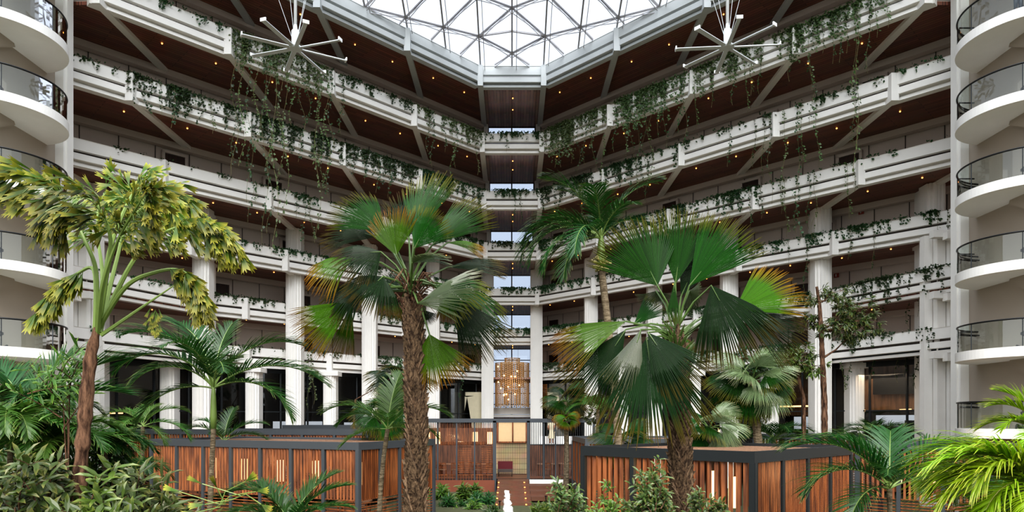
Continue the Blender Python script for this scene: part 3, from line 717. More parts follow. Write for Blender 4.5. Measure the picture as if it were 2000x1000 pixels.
# ------------------------------------------------------------------ palms
def frame_m(origin, d, n):
    """matrix whose +Y is d and +Z close to n"""
    y = Vector(d).normalized(); z = Vector(n); z = (z-y*z.dot(y))
    z = z.normalized() if z.length > 1e-4 else y.orthogonal().normalized()
    x = y.cross(z)
    return Matrix(((x.x, y.x, z.x, origin[0]), (x.y, y.y, z.y, origin[1]), (x.z, y.z, z.z, origin[2]), (0, 0, 0, 1)))
def fan_blade(Rr, sig, nseg=46, droop=.25, cup=.12, join=.58, seed=0):
    rr = random.Random(seed); b = MB()
    for i in range(nseg):
        a0 = -sig+2*sig*i/nseg; a1 = -sig+2*sig*(i+1)/nseg; am = (a0+a1)/2
        rad = Rr*(.80+.2*math.cos(am*.9))*rr.uniform(.95, 1.03)
        jn = join*rr.uniform(.97, 1.03); ts = (0.02, .3, jn, .84, 1.0)
        wds = (1, 1, 1, .62, .1)
        tipd = droop*rr.uniform(.6, 1.5); tw = rr.uniform(-.02, .02)
        prev = None; vs = []; tt = []
        for t, wf in zip(ts, wds):
            r = rad*t; ha = (a1-a0)/2*wf*.98
            z = -droop*Rr*.55*t*t-cup*Rr*t*(1-math.cos(am))-(max(0, t-jn))**1.5*tipd*Rr*1.6
            fold = .34*r*(a1-a0)*(1 if t < .9 else .4)
            for k, (aa, dz) in enumerate(((am-ha, 0), (am, fold), (am+ha, 0))):
                aa += tw*max(0, t-jn)*4
                vs.append((math.sin(aa)*r, math.cos(aa)*r, z+dz)); tt.append(t)
        fs = []
        for j in range(len(ts)-1):
            o = j*3; fs += [(o, o+1, o+4, o+3), (o+1, o+2, o+5, o+4)]
        b.add(vs, fs, tt)
    return b
FB = {}
def fan_mesh(key, mat):
    k = key+(mat,)
    if k not in FB:
        sig, droop, cup = key; FB[k] = [mesh('fan_blade', fan_blade(1, math.radians(sig), 46, droop, cup, seed=i+int(sig)), M[mat], False, True) for i in range(2)]
    return R.choice(FB[k])
SIGK = [1.12]
def fan_leaf(t, crown, hub, tip, n, sig=60, mat='fan', droop=.25, cup=.2):
    """one fan frond: petiole from the crown to the hub, blade from the hub to the tip"""
    hub, tip, crown = Vector(hub), Vector(tip), Vector(crown); d = (tip-hub)*1.04; Rr = d.length; sig = min(88, sig*SIGK[0])
    o = t.location
    bl = inst('fan_frond', fan_mesh((sig, droop, cup), mat), t, Matrix.Translation(-o) @ frame_m(hub, d, n) @ Matrix.Diagonal((Rr, Rr, Rr, 1)))
    mid = (crown+hub)/2+Vector((0, 0, (hub-crown).length*.10))
    e_ = hub+d*.22
    pb = MB().tube([crown, mid, hub, e_], [.028, .019, .015, .005], 5)
    obj('petiole', pb, M['petiole'], t)
def trunk_mb(pts, rad, n=14, rough=0.0, seed=1):
    rr = random.Random(seed); pts = [Vector(p) for p in pts]; P_ = []; rs = []
    for i in range(len(pts)-1):
        L = (pts[i+1]-pts[i]).length; k = max(2, int(L/.11))
        for j in range(k):
            f = j/k; P_.append(pts[i].lerp(pts[i+1], f)); r = rad[i]+(rad[i+1]-rad[i])*f; rs.append(r*(1+rough*(rr.random()-.5)))
    P_.append(pts[-1]); rs.append(rad[-1])
    return MB().tube(P_, rs, n)
def boots(pts, rad, seed, step=.085):
    """old leaf-base scales around a fan palm trunk"""
    rr = random.Random(seed); b = MB(); pts = [Vector(p) for p in pts]
    tot = sum((pts[i+1]-pts[i]).length for i in range(len(pts)-1)); s = 0; k = 0
    while s < tot:
        acc = 0
        for i in range(len(pts)-1):
            L = (pts[i+1]-pts[i]).length
            if s <= acc+L: break
            acc += L
        f = (s-acc)/L; p = pts[i].lerp(pts[i+1], f); r = rad[i]+(rad[i+1]-rad[i])*f; ax = (pts[i+1]-pts[i]).normalized()
        for q in range(5):
            a = k*2.4+q*2*math.pi/5+rr.uniform(-.15, .15); o = Vector((math.cos(a), math.sin(a), 0)); sd = Vector((-math.sin(a), math.cos(a), 0))
            w_ = r*rr.uniform(.5, .72); h = rr.uniform(.16, .26); out = r*rr.uniform(.28, .55)
            b.add([p+o*r*.9-sd*w_, p+o*r*.9+sd*w_, p+ax*h+o*(r+out)+sd*w_*.35, p+ax*h+o*(r+out)-sd*w_*.35, p+ax*h*.9+o*r*.8+sd*w_*.3, p+ax*h*.9+o*r*.8-sd*w_*.3],
                  [(0, 1, 2, 3), (3, 2, 4, 5), (1, 4, 2), (0, 3, 5)])
        s += step; k += 1
    return b
def feather(L, a0, a1, nl=34, ll=.5, lw=.035, seed=0, up=.5, droop=.6, s0=.14):
    """arching pinnate frond in the YZ plane, growing along +Y"""
    rr = random.Random(seed); n = 16; pts = [Vector((0, 0, 0))]; ds = []
    for i in range(n):
        a = a0+(a1-a0)*((i+.5)/n)**1.15; d = Vector((0, math.cos(a), math.sin(a))); ds.append(d); pts.append(pts[-1]+d*L/n)
    ds.append(ds[-1]); b = MB()
    for i in range(nl):
        for sd in (-1, 1):
            s = s0+(1-s0)*(i+.3*rr.random())/nl; j = min(n-1, int(s*n)); p = pts[j].lerp(pts[j+1], s*n-j) if j < n else pts[-1]
            d = ds[j]; nrm = Vector((1, 0, 0)).cross(d)
            prof = (math.sin(math.pi*min(1, (.12+.88*(s-s0)/(1-s0))))**.6)*.85+.15
            l_ = ll*prof*rr.uniform(.85, 1.1); ph = math.radians(30+35*s+rr.uniform(-6, 6))
            dd = (Vector((sd, 0, 0))*math.cos(ph)+d*math.sin(ph)+nrm*up*(1-s*.5)*rr.uniform(.4, 1)).normalized()
            q = p.copy(); vs = []; tt = []; seg = 4; sv = dd.cross(nrm); sv = sv.normalized()
            for k in range(seg+1):
                u = k/seg; wd = lw*(.55+.9*u if u < .4 else 1.0*(1-u)/.6*.9+.06)
                s2 = d*1.0-dd*d.dot(dd); s2 = s2.normalized() if s2.length > 1e-3 else sv
                vs += [q-s2*wd/2, q+s2*wd/2]; tt += [u, u]
                q = q+dd*l_/seg; dd = (dd+Vector((0, 0, -1))*droop*.42*(u+.25)).normalized()
            b.add(vs, [(2*k, 2*k+1, 2*k+3, 2*k+2) for k in range(seg)], tt)
    st = MB().tube(pts, [.022*(1-.85*i/n) for i in range(n+1)], 5)
    return b, st
FM = {}
def feather_meshes(a0, a1, mat, ll=.24, lw=.019, nl=46, up=.5, droop=.6, s0=.14):
    ll = ll*1.28
    k = (round(a0, 1), round(a1, 1), mat, ll, lw, nl, up, droop, s0)
    if k not in FM:
        b, st = feather(1.0, k[0], k[1], nl, ll, lw, len(FM), up, droop, s0)
        # unit length: scaled per frond
        st2 = MB(); st2.v = st.v; st2.f = st.f; st2.t = st.t
        FM[k] = (mesh('feather_frond', b, M[mat], False, True), mesh('midrib', MB().tube([Vector(p) for p in rachis_pts(k[0], k[1])], [.011*(1-.8*i/16) for i in range(17)], 5), M['stemY' if mat == 'pinnaY' else 'stem']))
    return FM[k]
def rachis_pts(a0, a1, n=16):
    p = [Vector((0, 0, 0))]
    for i in range(n):
        a = a0+(a1-a0)*((i+.5)/n)**1.15; p.append(p[-1]+Vector((0, math.cos(a), math.sin(a)))/n)
    return p
def feather_frond(t, crown, az, a0, a1, L, mat='pinna', **kw):
    """az in degrees: 0 = frame right, 90 = away, 270 = towards the viewer"""
    a, b = feather_meshes(math.radians(a0), math.radians(a1), mat, **kw)
    m = Matrix.Translation(Vector(crown)-t.location) @ Matrix.Rotation(math.radians(az-90), 4, 'Z') @ Matrix.Diagonal((L, L, L, 1))
    f = inst('feather_frond', a, t, m)
    inst('midrib', b, f, Matrix.Identity(4))
def palm(label, base, crown, rad, fronds, L, mat='pinna', shaft=.0, trunkmat='trunkgrey', bend=0.0, name='feather_palm', **kw):
    base, crown = Vector(base), Vector(crown); t = thing(name, label, 'palm', base)
    top = crown.lerp(base, 0)-Vector((0, 0, shaft)); mid = (base+top)/2+Vector((bend, 0, 0))
    pts = [base, base.lerp(mid, .5)+Vector((bend*.35, 0, 0)), mid, mid.lerp(top, .5)+Vector((bend*.2, 0, 0)), top]
    obj('trunk', trunk_mb(pts, [rad*1.25, rad*1.05, rad, rad*.95, rad*.95], 12, .12), M[trunkmat], t)
    if shaft: obj('crownshaft', MB().tube([top, top.lerp(crown, .3), top.lerp(crown, .8), crown+Vector((0, 0, .15))], [rad*.95, rad*1.25, rad*.9, rad*.4], 12), M['stem'], t, True)
    for az, a0, a1, s in fronds: feather_frond(t, crown, az, a0, a1, L*s, mat, **kw)
    return t

# --- big fan palm, left of centre
def zl(u, v, Y): return W(570+u*.44, 320+v*.44, Y)
Yp = 12.0; cr = zl(528, 545, Yp)
tb = [W(812, 1100, Yp), W(811, 1000, Yp), W(814, 850, Yp), W(810, 700, Yp), W(806, 615, Yp), W(803, 590, Yp)]
tr_r = [.19, .17, .16, .15, .14, .09]
t = thing('fan_palm', 'big fan palm with shaggy brown trunk standing left of the centre steps', 'palm', (tb[0].x, Yp, GZ))
tb[0].z = GZ
obj('trunk', trunk_mb(tb, tr_r, 16, .12), M['fibre'], t)
obj('leaf_bases', boots(tb, tr_r, 3), M['boots'], t)
sk = MB(); rr = random.Random(5)
for i in range(60):
    a = rr.uniform(0, 6.28); p = cr+Vector((math.cos(a)*.12, math.sin(a)*.12, rr.uniform(-.45, .1)))
    sk.tube([p, p+Vector((math.cos(a)*.14, math.sin(a)*.14, .16)), p+Vector((math.cos(a)*.3, math.sin(a)*.3, rr.uniform(-.1, .3)))], [.02, .012, .004], 4)
obj('crown_fibre', sk, M['tree'], t)
FL = [ # hub(u,v,dy) tip(u,v,dy) normal sigma mat droop cup
 ((410, 300, .1), (222, 135, .1), (.25, -.9, .5), 38, 'fan', .15, .2),
 ((375, 325, .6), (150, 255, .7), (.1, -.8, .6), 34, 'fanD', .2, .2),
 ((465, 405, -.2), (425, 195, -.3), (-.3, -.9, .2), 40, 'fanY', .1, .2),
 ((540, 330, .2), (615, 40, .4), (-.5, -.8, .2), 30, 'fan', .05, .15),
 ((520, 330, .9), (490, 110, 1.1), (-.2, -.9, .2), 28, 'fanD', .1, .2),
 ((545, 375, -.3), (630, 200, -.5), (-.1, -.9, .3), 40, 'fan', .15, .2),
 ((620, 365, -.1), (835, 150, -.1), (-.45, -.75, .4), 32, 'fan', .12, .15),
 ((690, 350, .6), (845, 330, .8), (-.2, -.5, .8), 42, 'fanY', .3, .3),
 ((395, 390, -.2), (190, 400, -.6), (.2, -.75, .7), 58, 'fanD', .35, .3),
 ((270, 420, .4), (45, 440, .2), (.1, -.6, .8), 52, 'fanY', .4, .3),
 ((405, 500, -.3), (300, 590, -.8), (.2, -.9, .5), 65, 'fanD', .4, .3),
 ((330, 540, .2), (110, 610, 0), (.2, -.7, .7), 45, 'fanD', .35, .3),
 ((270, 610, .1), (15, 770, 0), (.5, -.75, .5), 26, 'fanY', .12, .1),
 ((265, 620, .5), (220, 860, .6), (.5, -.8, .1), 14, 'fanY', .1, .1),
 ((560, 620, -.5), (800, 480, -1.0), (-.35, -.6, .7), 40, 'fanS', .2, .25),
 ((640, 540, -.2), (850, 530, -.5), (-.2, -.6, .75), 46, 'fan', .35, .3),
 ((690, 460, .4), (940, 415, .5), (.1, -.6, .8), 24, 'fanD', .2, .2),
 ((700, 540, .5), (965, 660, .5), (0, -.6, .8), 30, 'fan', .25, .2),
 ((720, 590, 0), (895, 860, 0), (-.4, -.85, .4), 26, 'fanD', .12, .15),
 ((690, 570, .3), (720, 700, .3), (-.1, -.9, .3), 40, 'fanY', .2, .2),
 ((610, 755, -.1), (665, 990, -.2), (-.1, -.97, .1), 40, 'fanY', .08, .1),
 ((480, 620, .2), (400, 640, 0), (0, -.5, .8), 60, 'fanY', .3, .2),
 ((590, 650, .3), (610, 720, .4), (0, -.9, .3), 50, 'fanD', .3, .2),
 ((535, 440, -.4), (660, 370, -.8), (-.3, .2, .95), 40, 'fanS', .2, .2),
 ((470, 560, .8), (400, 470, 1.0), (0, -.9, .3), 55, 'fanD', .3, .2)]
for h, tp, n, sig, mt, dr, cu in FL:
    fan_leaf(t, cr+Vector((0, 0, R.uniform(-.15, .1))), zl(h[0], h[1], Yp+h[2]), zl(tp[0], tp[1], Yp+tp[2]), n, sig, mt, dr, cu)
# --- big fan palm, right of centre
def zr(u, v, Y): return W(1060+u*.54, 390+v*.54, Y)
Yp = 13.0; cr = zr(483, 480, Yp)
tb = [W(1333, 1100, Yp), W(1331, 1000, Yp), W(1329, 900, Yp), W(1326, 800, Yp), W(1322, 700, Yp), W(1320, 655, Yp)]
tb[0].z = GZ; tr_r = [.2, .19, .18, .18, .17, .1]
t = thing('fan_palm', 'big fan palm with huge drooping dark fronds in front of the right slatted cabana', 'palm', (tb[0].x, Yp, GZ))
obj('trunk', trunk_mb(tb, tr_r, 16, .12, 3), M['fibre'], t)
obj('leaf_bases', boots(tb, tr_r, 9), M['boots'], t)
sk = MB()
for i in range(70):
    a = rr.uniform(0, 6.28); p = cr+Vector((math.cos(a)*.14, math.sin(a)*.14, rr.uniform(-.9, .05)))
    sk.tube([p, p+Vector((math.cos(a)*.12, math.sin(a)*.12, .12)), p+Vector((math.cos(a)*.22, math.sin(a)*.22, .22))], [.03, .022, .008], 4)
obj('crown_fibre', sk, M['petiole'], t)
SIGK[0] = 1.0
FR = [
 ((415, 312, 0), (300, 75, .1), (.2, -.95, .15), 52, 'fan', .04, .1),
 ((480, 305, .2), (515, 35, .3), (0, -.95, .2), 27, 'fan', .04, .1),
 ((530, 312, -.1), (720, 80, -.1), (-.25, -.9, .2), 30, 'fan', .06, .1),
 ((500, 350, .3), (600, 130, .4), (0, -.95, .2), 26, 'fanD', .05, .1),
 ((610, 310, -.4), (745, 560, -.9), (-.3, -.75, .5), 40, 'fanD', .22, .35),
 ((695, 400, .1), (915, 280, .1), (-.2, -.85, .5), 38, 'fanY', .12, .15),
 ((705, 405, .0), (975, 450, -.1), (.05, -.8, .6), 24, 'fanD', .15, .15),
 ((700, 400, -.1), (930, 560, -.2), (.1, -.8, .6), 20, 'fanD', .12, .15),
 ((300, 440, .1), (35, 520, .1), (0, -.7, .75), 30, 'fanY', .2, .3),
 ((300, 470, .1), (130, 730, 0), (.35, -.85, .4), 26, 'fanD', .12, .2),
 ((355, 470, -.5), (290, 680, -.9), (.35, -.9, .3), 22, 'fanS', .12, .3),
 ((380, 480, -.6), (530, 690, -1.1), (-.4, -.9, .2), 30, 'fanD', .15, .25),
 ((375, 500, -.5), (430, 880, -1.0), (0, -.97, .2), 38, 'fanD', .05, .12),
 ((500, 520, .4), (565, 545, .5), (-.1, -.8, .5), 55, 'fanY', .25, .2),
 ((475, 300, -.1), (472, 450, -.2), (0, -1, .1), 12, 'fan', .05, .05),
 ((330, 450, .4), (430, 360, .9), (0, -.9, .3), 20, 'fan', .1, .1),
 ((530, 330, 1.2), (570, 400, 1.5), (0, -.9, .3), 70, 'fanS', .2, .1),
 ((410, 330, 1.3), (400, 400, 1.6), (0, -.9, .3), 70, 'fanS', .2, .1)]
for h, tp, n, sig, mt, dr, cu in FR:
    fan_leaf(t, cr+Vector((0, 0, R.uniform(-.2, .1))), zr(h[0], h[1], Yp+h[2]), zr(tp[0], tp[1], Yp+tp[2]), n, sig, mt, dr, cu)
# --- smaller fan palms
def small_fan(label, crown, Rr, n, base=None, rad=.1, mat='fanS', pet=.5, seed=1, hang=0.0, name='small_fan_palm'):
    rr = random.Random(seed); crown = Vector(crown); b0 = Vector(base) if base else Vector((crown.x, crown.y, GZ))
    b0.z = GZ
    t = thing(name, label, 'palm', b0)
    obj('trunk', trunk_mb([b0, (b0+crown)/2+Vector((.05, 0, 0)), crown], [rad*1.2, rad, rad*.8], 10, .2, seed), M['trunkgrey'], t)
    for i in range(n):
        a = i*2.399+rr.uniform(-.2, .2); el = 1.1-1.9*i/n+rr.uniform(-.1, .1)-hang
        d = Vector((math.cos(a)*math.cos(el), math.sin(a)*math.cos(el), math.sin(el)))
        h = crown+d*Rr*pet; tip = h+(d+Vector((0, 0, -.35))).normalized()*Rr*rr.uniform(.85, 1.1)
        fan_leaf(t, crown, h, tip, (d.x*-.3, -.5+d.y*-.2, .9), 75, mat if rr.random() < .7 else 'pinna_f', .35, .25)
M['pinna_f'] = M['fan']
small_fan('pale fan palm with leaning trunk behind the right cabana roof', W(1468, 745, 26), 1.15, 22, W(1495, 850, 26), .16, 'fanP', .55, 2)
small_fan('low pale fan palm directly behind the right cabana roof', W(1385, 838, 23), .85, 14, None, .1, 'fanP', .5, 3)
small_fan('low green fan palm behind the feather palm trunk right of centre', W(1215, 860, 24.5), .8, 10, None, .1, 'fan', .5, 4)
small_fan('small dark palm rising right of the centre pavilion', W(1105, 785, 38), 1.0, 14, None, .14, 'fanD', .5, 5)
small_fan('small fan palm whose crown touches the pavilion roof beam', W(1107, 822, 36), .55, 10, None, .08, 'fanY', .4, 15)
small_fan('green fan palm half hidden behind the left fan palm trunk', W(748, 812, 30), 1.0, 12, None, .12, 'fan', .5, 6)
small_fan('dark fan palm left of the large left fan palm trunk, further back', W(782, 745, 33), 1.2, 12, None, .12, 'fanD', .5, 7)
# --- feather palms
palm('tall feather palm with grey trunk rising between the two wings right of centre', W(1214, 1000, 22), W(1174, 466, 22), .12,
     [(172, 78, 12, 1.0), (10, 76, 10, 1.0), (150, 82, 20, .85), (180, 48, -85, 1.15), (192, 35, -88, 1.05), (205, 20, -88, .95), (225, 0, -88, .9), (240, 30, -88, .9), (170, 60, -60, 1.0), (80, 65, -30, .9), (300, 65, -30, .7), (5, 55, -40, .7), (185, 10, -88, .85), (255, 70, -10, .8)], 2.9, shaft=.9, bend=.10, up=.35, droop=.8, ll=.27)
fl = MB(); c0 = W(1176, 515, 21.9)
for i in range(90):
    a = rr.uniform(0, 6.28); e_ = rr.uniform(-1, 1); d = Vector((math.cos(a)*math.cos(e_), math.sin(a)*math.cos(e_), math.sin(e_))); fl.tube([c0, c0+d*.3+Vector((0, 0, -.02))], [.012, .008], 3)
    for k in range(2): leafquad(fl, c0+d*rr.uniform(.15, .3), d, Vector((0, -1, .2)), .08, .05)
obj('flower_cluster', fl, M['stemY'], [o for o in COL.objects if o.name.startswith('feather_palm') and o.type == 'EMPTY'][-1])
palm('slender feather palm with ringed grey trunk in front of the left slatted cabana', W(405, 1100, 17), W(417, 758, 17), .066,
     [(178, 55, -45, 1.12), (188, 75, -15, 1.05), (150, 80, 5, 1.0), (80, 84, 40, .75), (20, 70, -15, 1.0), (5, 42, -40, 1.12), (350, 25, -70, .95), (200, 10, -80, .85), (300, 50, -40, .8), (260, 70, -30, .9), (100, 55, -30, .9), (215, 50, -60, .8)], 2.6, shaft=1.0, up=.4, droop=.7, ll=.27)
palm('small feather palm left of the front left cabana, green drooping fronds', W(277, 1050, 20), W(279, 833, 20), .058,
     [(175, 55, -50, 1.0), (100, 70, -20, .8), (30, 62, -30, .9), (5, 30, -70, 1.0), (185, 20, -50, 1.1), (340, 5, -75, .7), (215, -5, -80, .8), (270, 40, -50, .8), (140, 65, -20, .7), (60, 80, 10, .6)], 1.55, mat='pinnaL', trunkmat='trunkgrey', ll=.27, droop=.6)
palm('young feather palm with curved thin trunk at the near corner of the left cabana', W(742, 1060, 14.5), W(757, 838, 14.5), .05,
     [(178, 60, -35, 1.15), (165, 50, -50, 1.0), (100, 78, 20, .9), (75, 82, 40, 1.05), (10, 55, -40, 1.1), (20, 30, -60, .9), (330, 20, -60, .8), (200, 5, -50, .8), (280, 55, -30, .7)], 1.35, mat='pinnaL', bend=-.06, ll=.27, lw=.022)
palm('dark green feather palm in front of the far right cabana', W(1740, 1100, 14), W(1737, 955, 14), .055,
     [(172, 65, -25, 1.25), (160, 80, 0, .9), (60, 80, 10, .9), (10, 62, -30, 1.2), (355, 45, -55, 1.15), (340, 35, -75, 1.0), (185, 45, -60, 1.1), (210, 20, -80, .9), (270, 45, -45, .7), (100, 70, 10, .8), (240, 60, -30, .7)], 1.85, ll=.36, lw=.02, droop=.8)
palm('bushy small palm behind the far right cabana, near the dark glazing', W(1712, 950, 29), W(1712, 862, 29), .1,
     [(a, 72-(i % 3)*18, -45, .9+.1*(i % 2)) for i, a in enumerate(range(0, 360, 26))], 1.9, mat='pinna', ll=.3)
palm('wide low palm left of the second right cabana, in front of the restaurant', W(1512, 900, 33), W(1512, 858, 33), .1,
     [(a, 60-(i % 3)*20, -40, 1) for i, a in enumerate(range(0, 360, 30))], 2.1, mat='pinna', ll=.3)
palm('bright lime feather palm reaching in at the right edge of the frame', W(2055, 1200, 8.2), W(2065, 1000, 8.2), .09,
     [(175, 70, -35, 1.15), (180, 55, -60, 1.1), (200, 60, -55, .95), (170, 80, -20, .9), (220, 60, -50, .9), (150, 60, -40, 1.0), (185, 35, -70, .95), (240, 70, -40, .8), (195, 72, -60, 1.1), (165, 65, -50, 1.05), (210, 50, -75, .9)], 1.5, mat='pinnaY', ll=.40, lw=.02, droop=1.0, nl=64)
palm('second lime feather palm higher at the right edge, behind the first', W(2060, 1200, 10), W(2035, 850, 10), .08,
     [(170, 75, -20, .9), (165, 45, -40, .9), (190, 60, -50, .8), (150, 85, 10, .9), (220, 30, -60, .8)], 1.0, mat='pinnaY', ll=.36, lw=.03, droop=.6)
palm('dark drooping feather palm under the lime fronds at the right edge', W(1985, 1200, 9.6), W(1990, 935, 9.6), .1,
     [(175, 60, -60, 1.1), (190, 45, -80, 1.0), (160, 50, -70, 1.0), (220, 30, -80, .9), (260, 40, -80, .8), (20, 50, -60, .9)], 1.3, mat='pinna', ll=.34, lw=.03, droop=.9)
palm('dark green palm with upright fronds at the left edge behind the bushes', W(46, 1100, 13), W(50, 815, 13), .1,
     [(165, 75, 10, .9), (140, 70, 0, 1.0), (30, 60, 10, 1.2), (10, 38, -15, 1.15), (60, 75, 30, 1.0), (170, 45, -30, 1.1), (350, 15, -50, .9), (200, 10, -70, .8), (270, 50, -10, .7), (215, 50, -30, .8)], 1.7, ll=.34, lw=.025, droop=.35)
palm('young feather palm at the bottom of the frame before the left cabana', W(560, 1120, 9.5), W(565, 1030, 9.5), .05,
     [(178, 75, -35, 1.15), (150, 70, -20, 1.1), (20, 65, 0, 1.0), (40, 70, 20, 1.0), (5, 45, -20, .9), (185, 40, -30, 1.0), (320, 50, -10, .8), (230, 55, -20, .8)], 1.05, ll=.27, lw=.028, droop=.5)
palm('drooping grey green palm left of the front left cabana, near the ground', W(262, 1100, 19), W(262, 920, 19), .07,
     [(a, 55-(i % 2)*25, -70, .9) for i, a in enumerate(range(0, 360, 40))], 1.3, ll=.3, droop=.8)
palm('low palm behind the front left cabana roof', W(440, 900, 30.5), W(437, 862, 30.5), .08,
     [(175, 50, -30, 1.1), (165, 70, -10, 1), (80, 80, 40, .9), (10, 55, -20, 1.1), (5, 35, -40, 1.1), (270, 50, -30, .8)], 1.9, mat='pinna', ll=.28)
palm('wispy feather palm left of the large right palm trunk, behind the cabana', W(1165, 900, 31), W(1168, 800, 31), .08,
     [(a, 65-(i % 3)*15, -50, 1) for i, a in enumerate(range(0, 360, 40))], 1.7, mat='pinnaL', ll=.26)

# ------------------------------------------------------------------ fishtail palm
def polyl(pts, Y): return [W(a, b, Y+(c[0] if c else 0)) for a, b, *c in pts]
def smooth_pts(p, k=6):
    out = []; n = len(p)
    for i in range(n-1):
        p0 = p[max(0, i-1)]; p1 = p[i]; p2 = p[i+1]; p3 = p[min(n-1, i+2)]
        for j in range(k):
            u = j/k; out.append(.5*((2*p1)+(p2-p0)*u+(2*p0-5*p1+4*p2-p3)*u*u+(3*p1-p0-3*p2+p3)*u**3))
    out.append(p[-1]); return out
def wedge(b, p, d, n, L, rr):
    s = d.cross(n); s = s.normalized() if s.length > 1e-4 else Vector((1, 0, 0)); w_ = L*rr.uniform(.12, .24)
    b.add([p, p+d*L*.55-s*w_*.5, p+d*L*.95-s*w_*.7, p+d*L*.82, p+d*L*1.02+s*w_*.1, p+d*L*.84+s*w_*.3, p+d*L*.98+s*w_*.75, p+d*L*.5+s*w_*.4],
          [(0, 1, 2, 3), (0, 3, 4, 5), (0, 5, 6, 7)], [0, .5, .95, .7, 1, .75, 1, .5])
YT = 9.0
t = thing('fishtail_palm', 'fishtail palm with rough brown trunk and yellow-green ragged leaves at left', 'palm', (W(140, 1000, YT).x, YT, GZ))
tp_ = [W(138, 1250, YT), W(150, 1000, YT), W(163, 850, YT), W(170, 760, YT), W(178, 690, YT), W(190, 640, YT)]
tp_[0].z = GZ
obj('trunk', trunk_mb(tp_, [.11, .095, .086, .08, .076, .045], 14, .34, 8), M['tree'], t, True)
bk = MB()
for i in range(46):
    f = rr.random(); j = min(4, int(f*5)); p = tp_[j].lerp(tp_[j+1], f*5-j); a = rr.uniform(3.3, 6.1); o_ = Vector((math.cos(a), math.sin(a), 0)); q = p+o_*.088
    bk.add([q+Vector((-.03, 0, 0)), q+Vector((.03, 0, .01)), q+Vector((.015, 0, .22))+o_*.05, q+Vector((-.015, 0, .2))+o_*.045], [(0, 1, 2, 3)])
RA = [ # rachis, leafy from, leafy to, pinna length
 ([(193, 640), (213, 495, .1), (246, 405, .2), (268, 372, .3), (296, 365, .2), (350, 425, .1)], .45, 1, .50),
 ([(186, 650), (188, 536, -.1), (168, 475, -.2), (123, 390, -.2), (70, 350, -.3), (22, 338, -.3)], .5, 1, .42),
 ([(190, 650), (205, 560, -.2), (215, 460, -.4), (180, 392, -.6), (130, 392, -.7), (90, 440, -.8)], .42, .95, .52),
 ([(194, 640), (254, 520, .0), (300, 466, .1), (369, 438, .1), (420, 440, 0), (458, 478, 0)], .42, 1, .44),
 ([(193, 640), (246, 560, -.3), (303, 532, -.4), (353, 528, -.5), (385, 560, -.6), (395, 590, -.6)], .5, 1, .26),
 ([(187, 640), (184, 530, .3), (150, 535, .3), (110, 565, .3), (76, 612, .3)], .42, 1, .2),
 ([(195, 650), (225, 520, .5), (255, 430, .8), (330, 380, .9), (400, 420, .9)], .45, 1, .40),
 ([(190, 650), (200, 540, .5), (190, 450, .8), (200, 385, 1.0), (235, 370, 1.1)], .45, 1, .46),
 ([(191, 650), (200, 560, -.4), (230, 470, -.7), (270, 400, -1.0), (290, 370, -1.2)], .5, 1, .42)]
for k, (pts, f0, f1, pl) in enumerate(RA):
    P_ = smooth_pts(polyl(pts, YT), 8); n = len(P_)
    st = MB().tube(P_, [.034*(1-.85*i/(n-1)) for i in range(n)], 6); lf = MB()
    m = 20
    for i in range(m):
        f = f0+(f1-f0)*i/m; x_ = f*(n-1); j = min(n-2, int(x_)); p = P_[j].lerp(P_[j+1], x_-j); d = (P_[j+1]-P_[j]).normalized()
        for sd in (-1, 1):
            side = d.cross(Vector((0, -1, .15))).normalized()*sd
            dd = (side*.55+d*.7+Vector((rr.uniform(-.2, .2), rr.uniform(-.7, .7), -.42))).normalized()
            L = pl*.85*(1-.55*abs(2*(i/m)-.9))*rr.uniform(.8, 1.15); q = p.copy(); pp = [q.copy()]
            for u in range(3):
                q = q+dd*L/3; dd = (dd+Vector((0, 0, -.28))).normalized(); pp.append(q.copy())
                for s2 in (-1, 1):
                    wd = (dd*.8+d*.45+Vector((rr.uniform(-.25, .25), rr.uniform(-.4, .3), -.45+.3*s2))).normalized()
                    wedge(lf, q, wd, Vector((rr.uniform(-.5, .5), -1, rr.uniform(-.3, .6))).normalized(), rr.uniform(.17, .32), rr)
            st.tube(pp, [.006, .005, .004, .002], 3, False)
    fr_ = obj('leafy_branch', st, M['stem'], t)
    obj('leaflets', lf, M['fish'], fr_, False, True)
br_ = polyl([(197, 655), (270, 605, .1), (348, 552, .2)], YT)
b2 = obj('leafy_branch', MB().tube(br_, [.026, .018, .006], 6), M['stem'], t)
lf = MB()
for i in range(26):
    p = W(302+rr.uniform(-8, 10), 600+i*1.6, YT+.1); wedge(lf, p, Vector((rr.uniform(-.6, .6), -.2, -1)).normalized(), Vector((0, -1, .2)), .16, rr)
obj('leaflets', lf, M['fish'], b2, False, True)

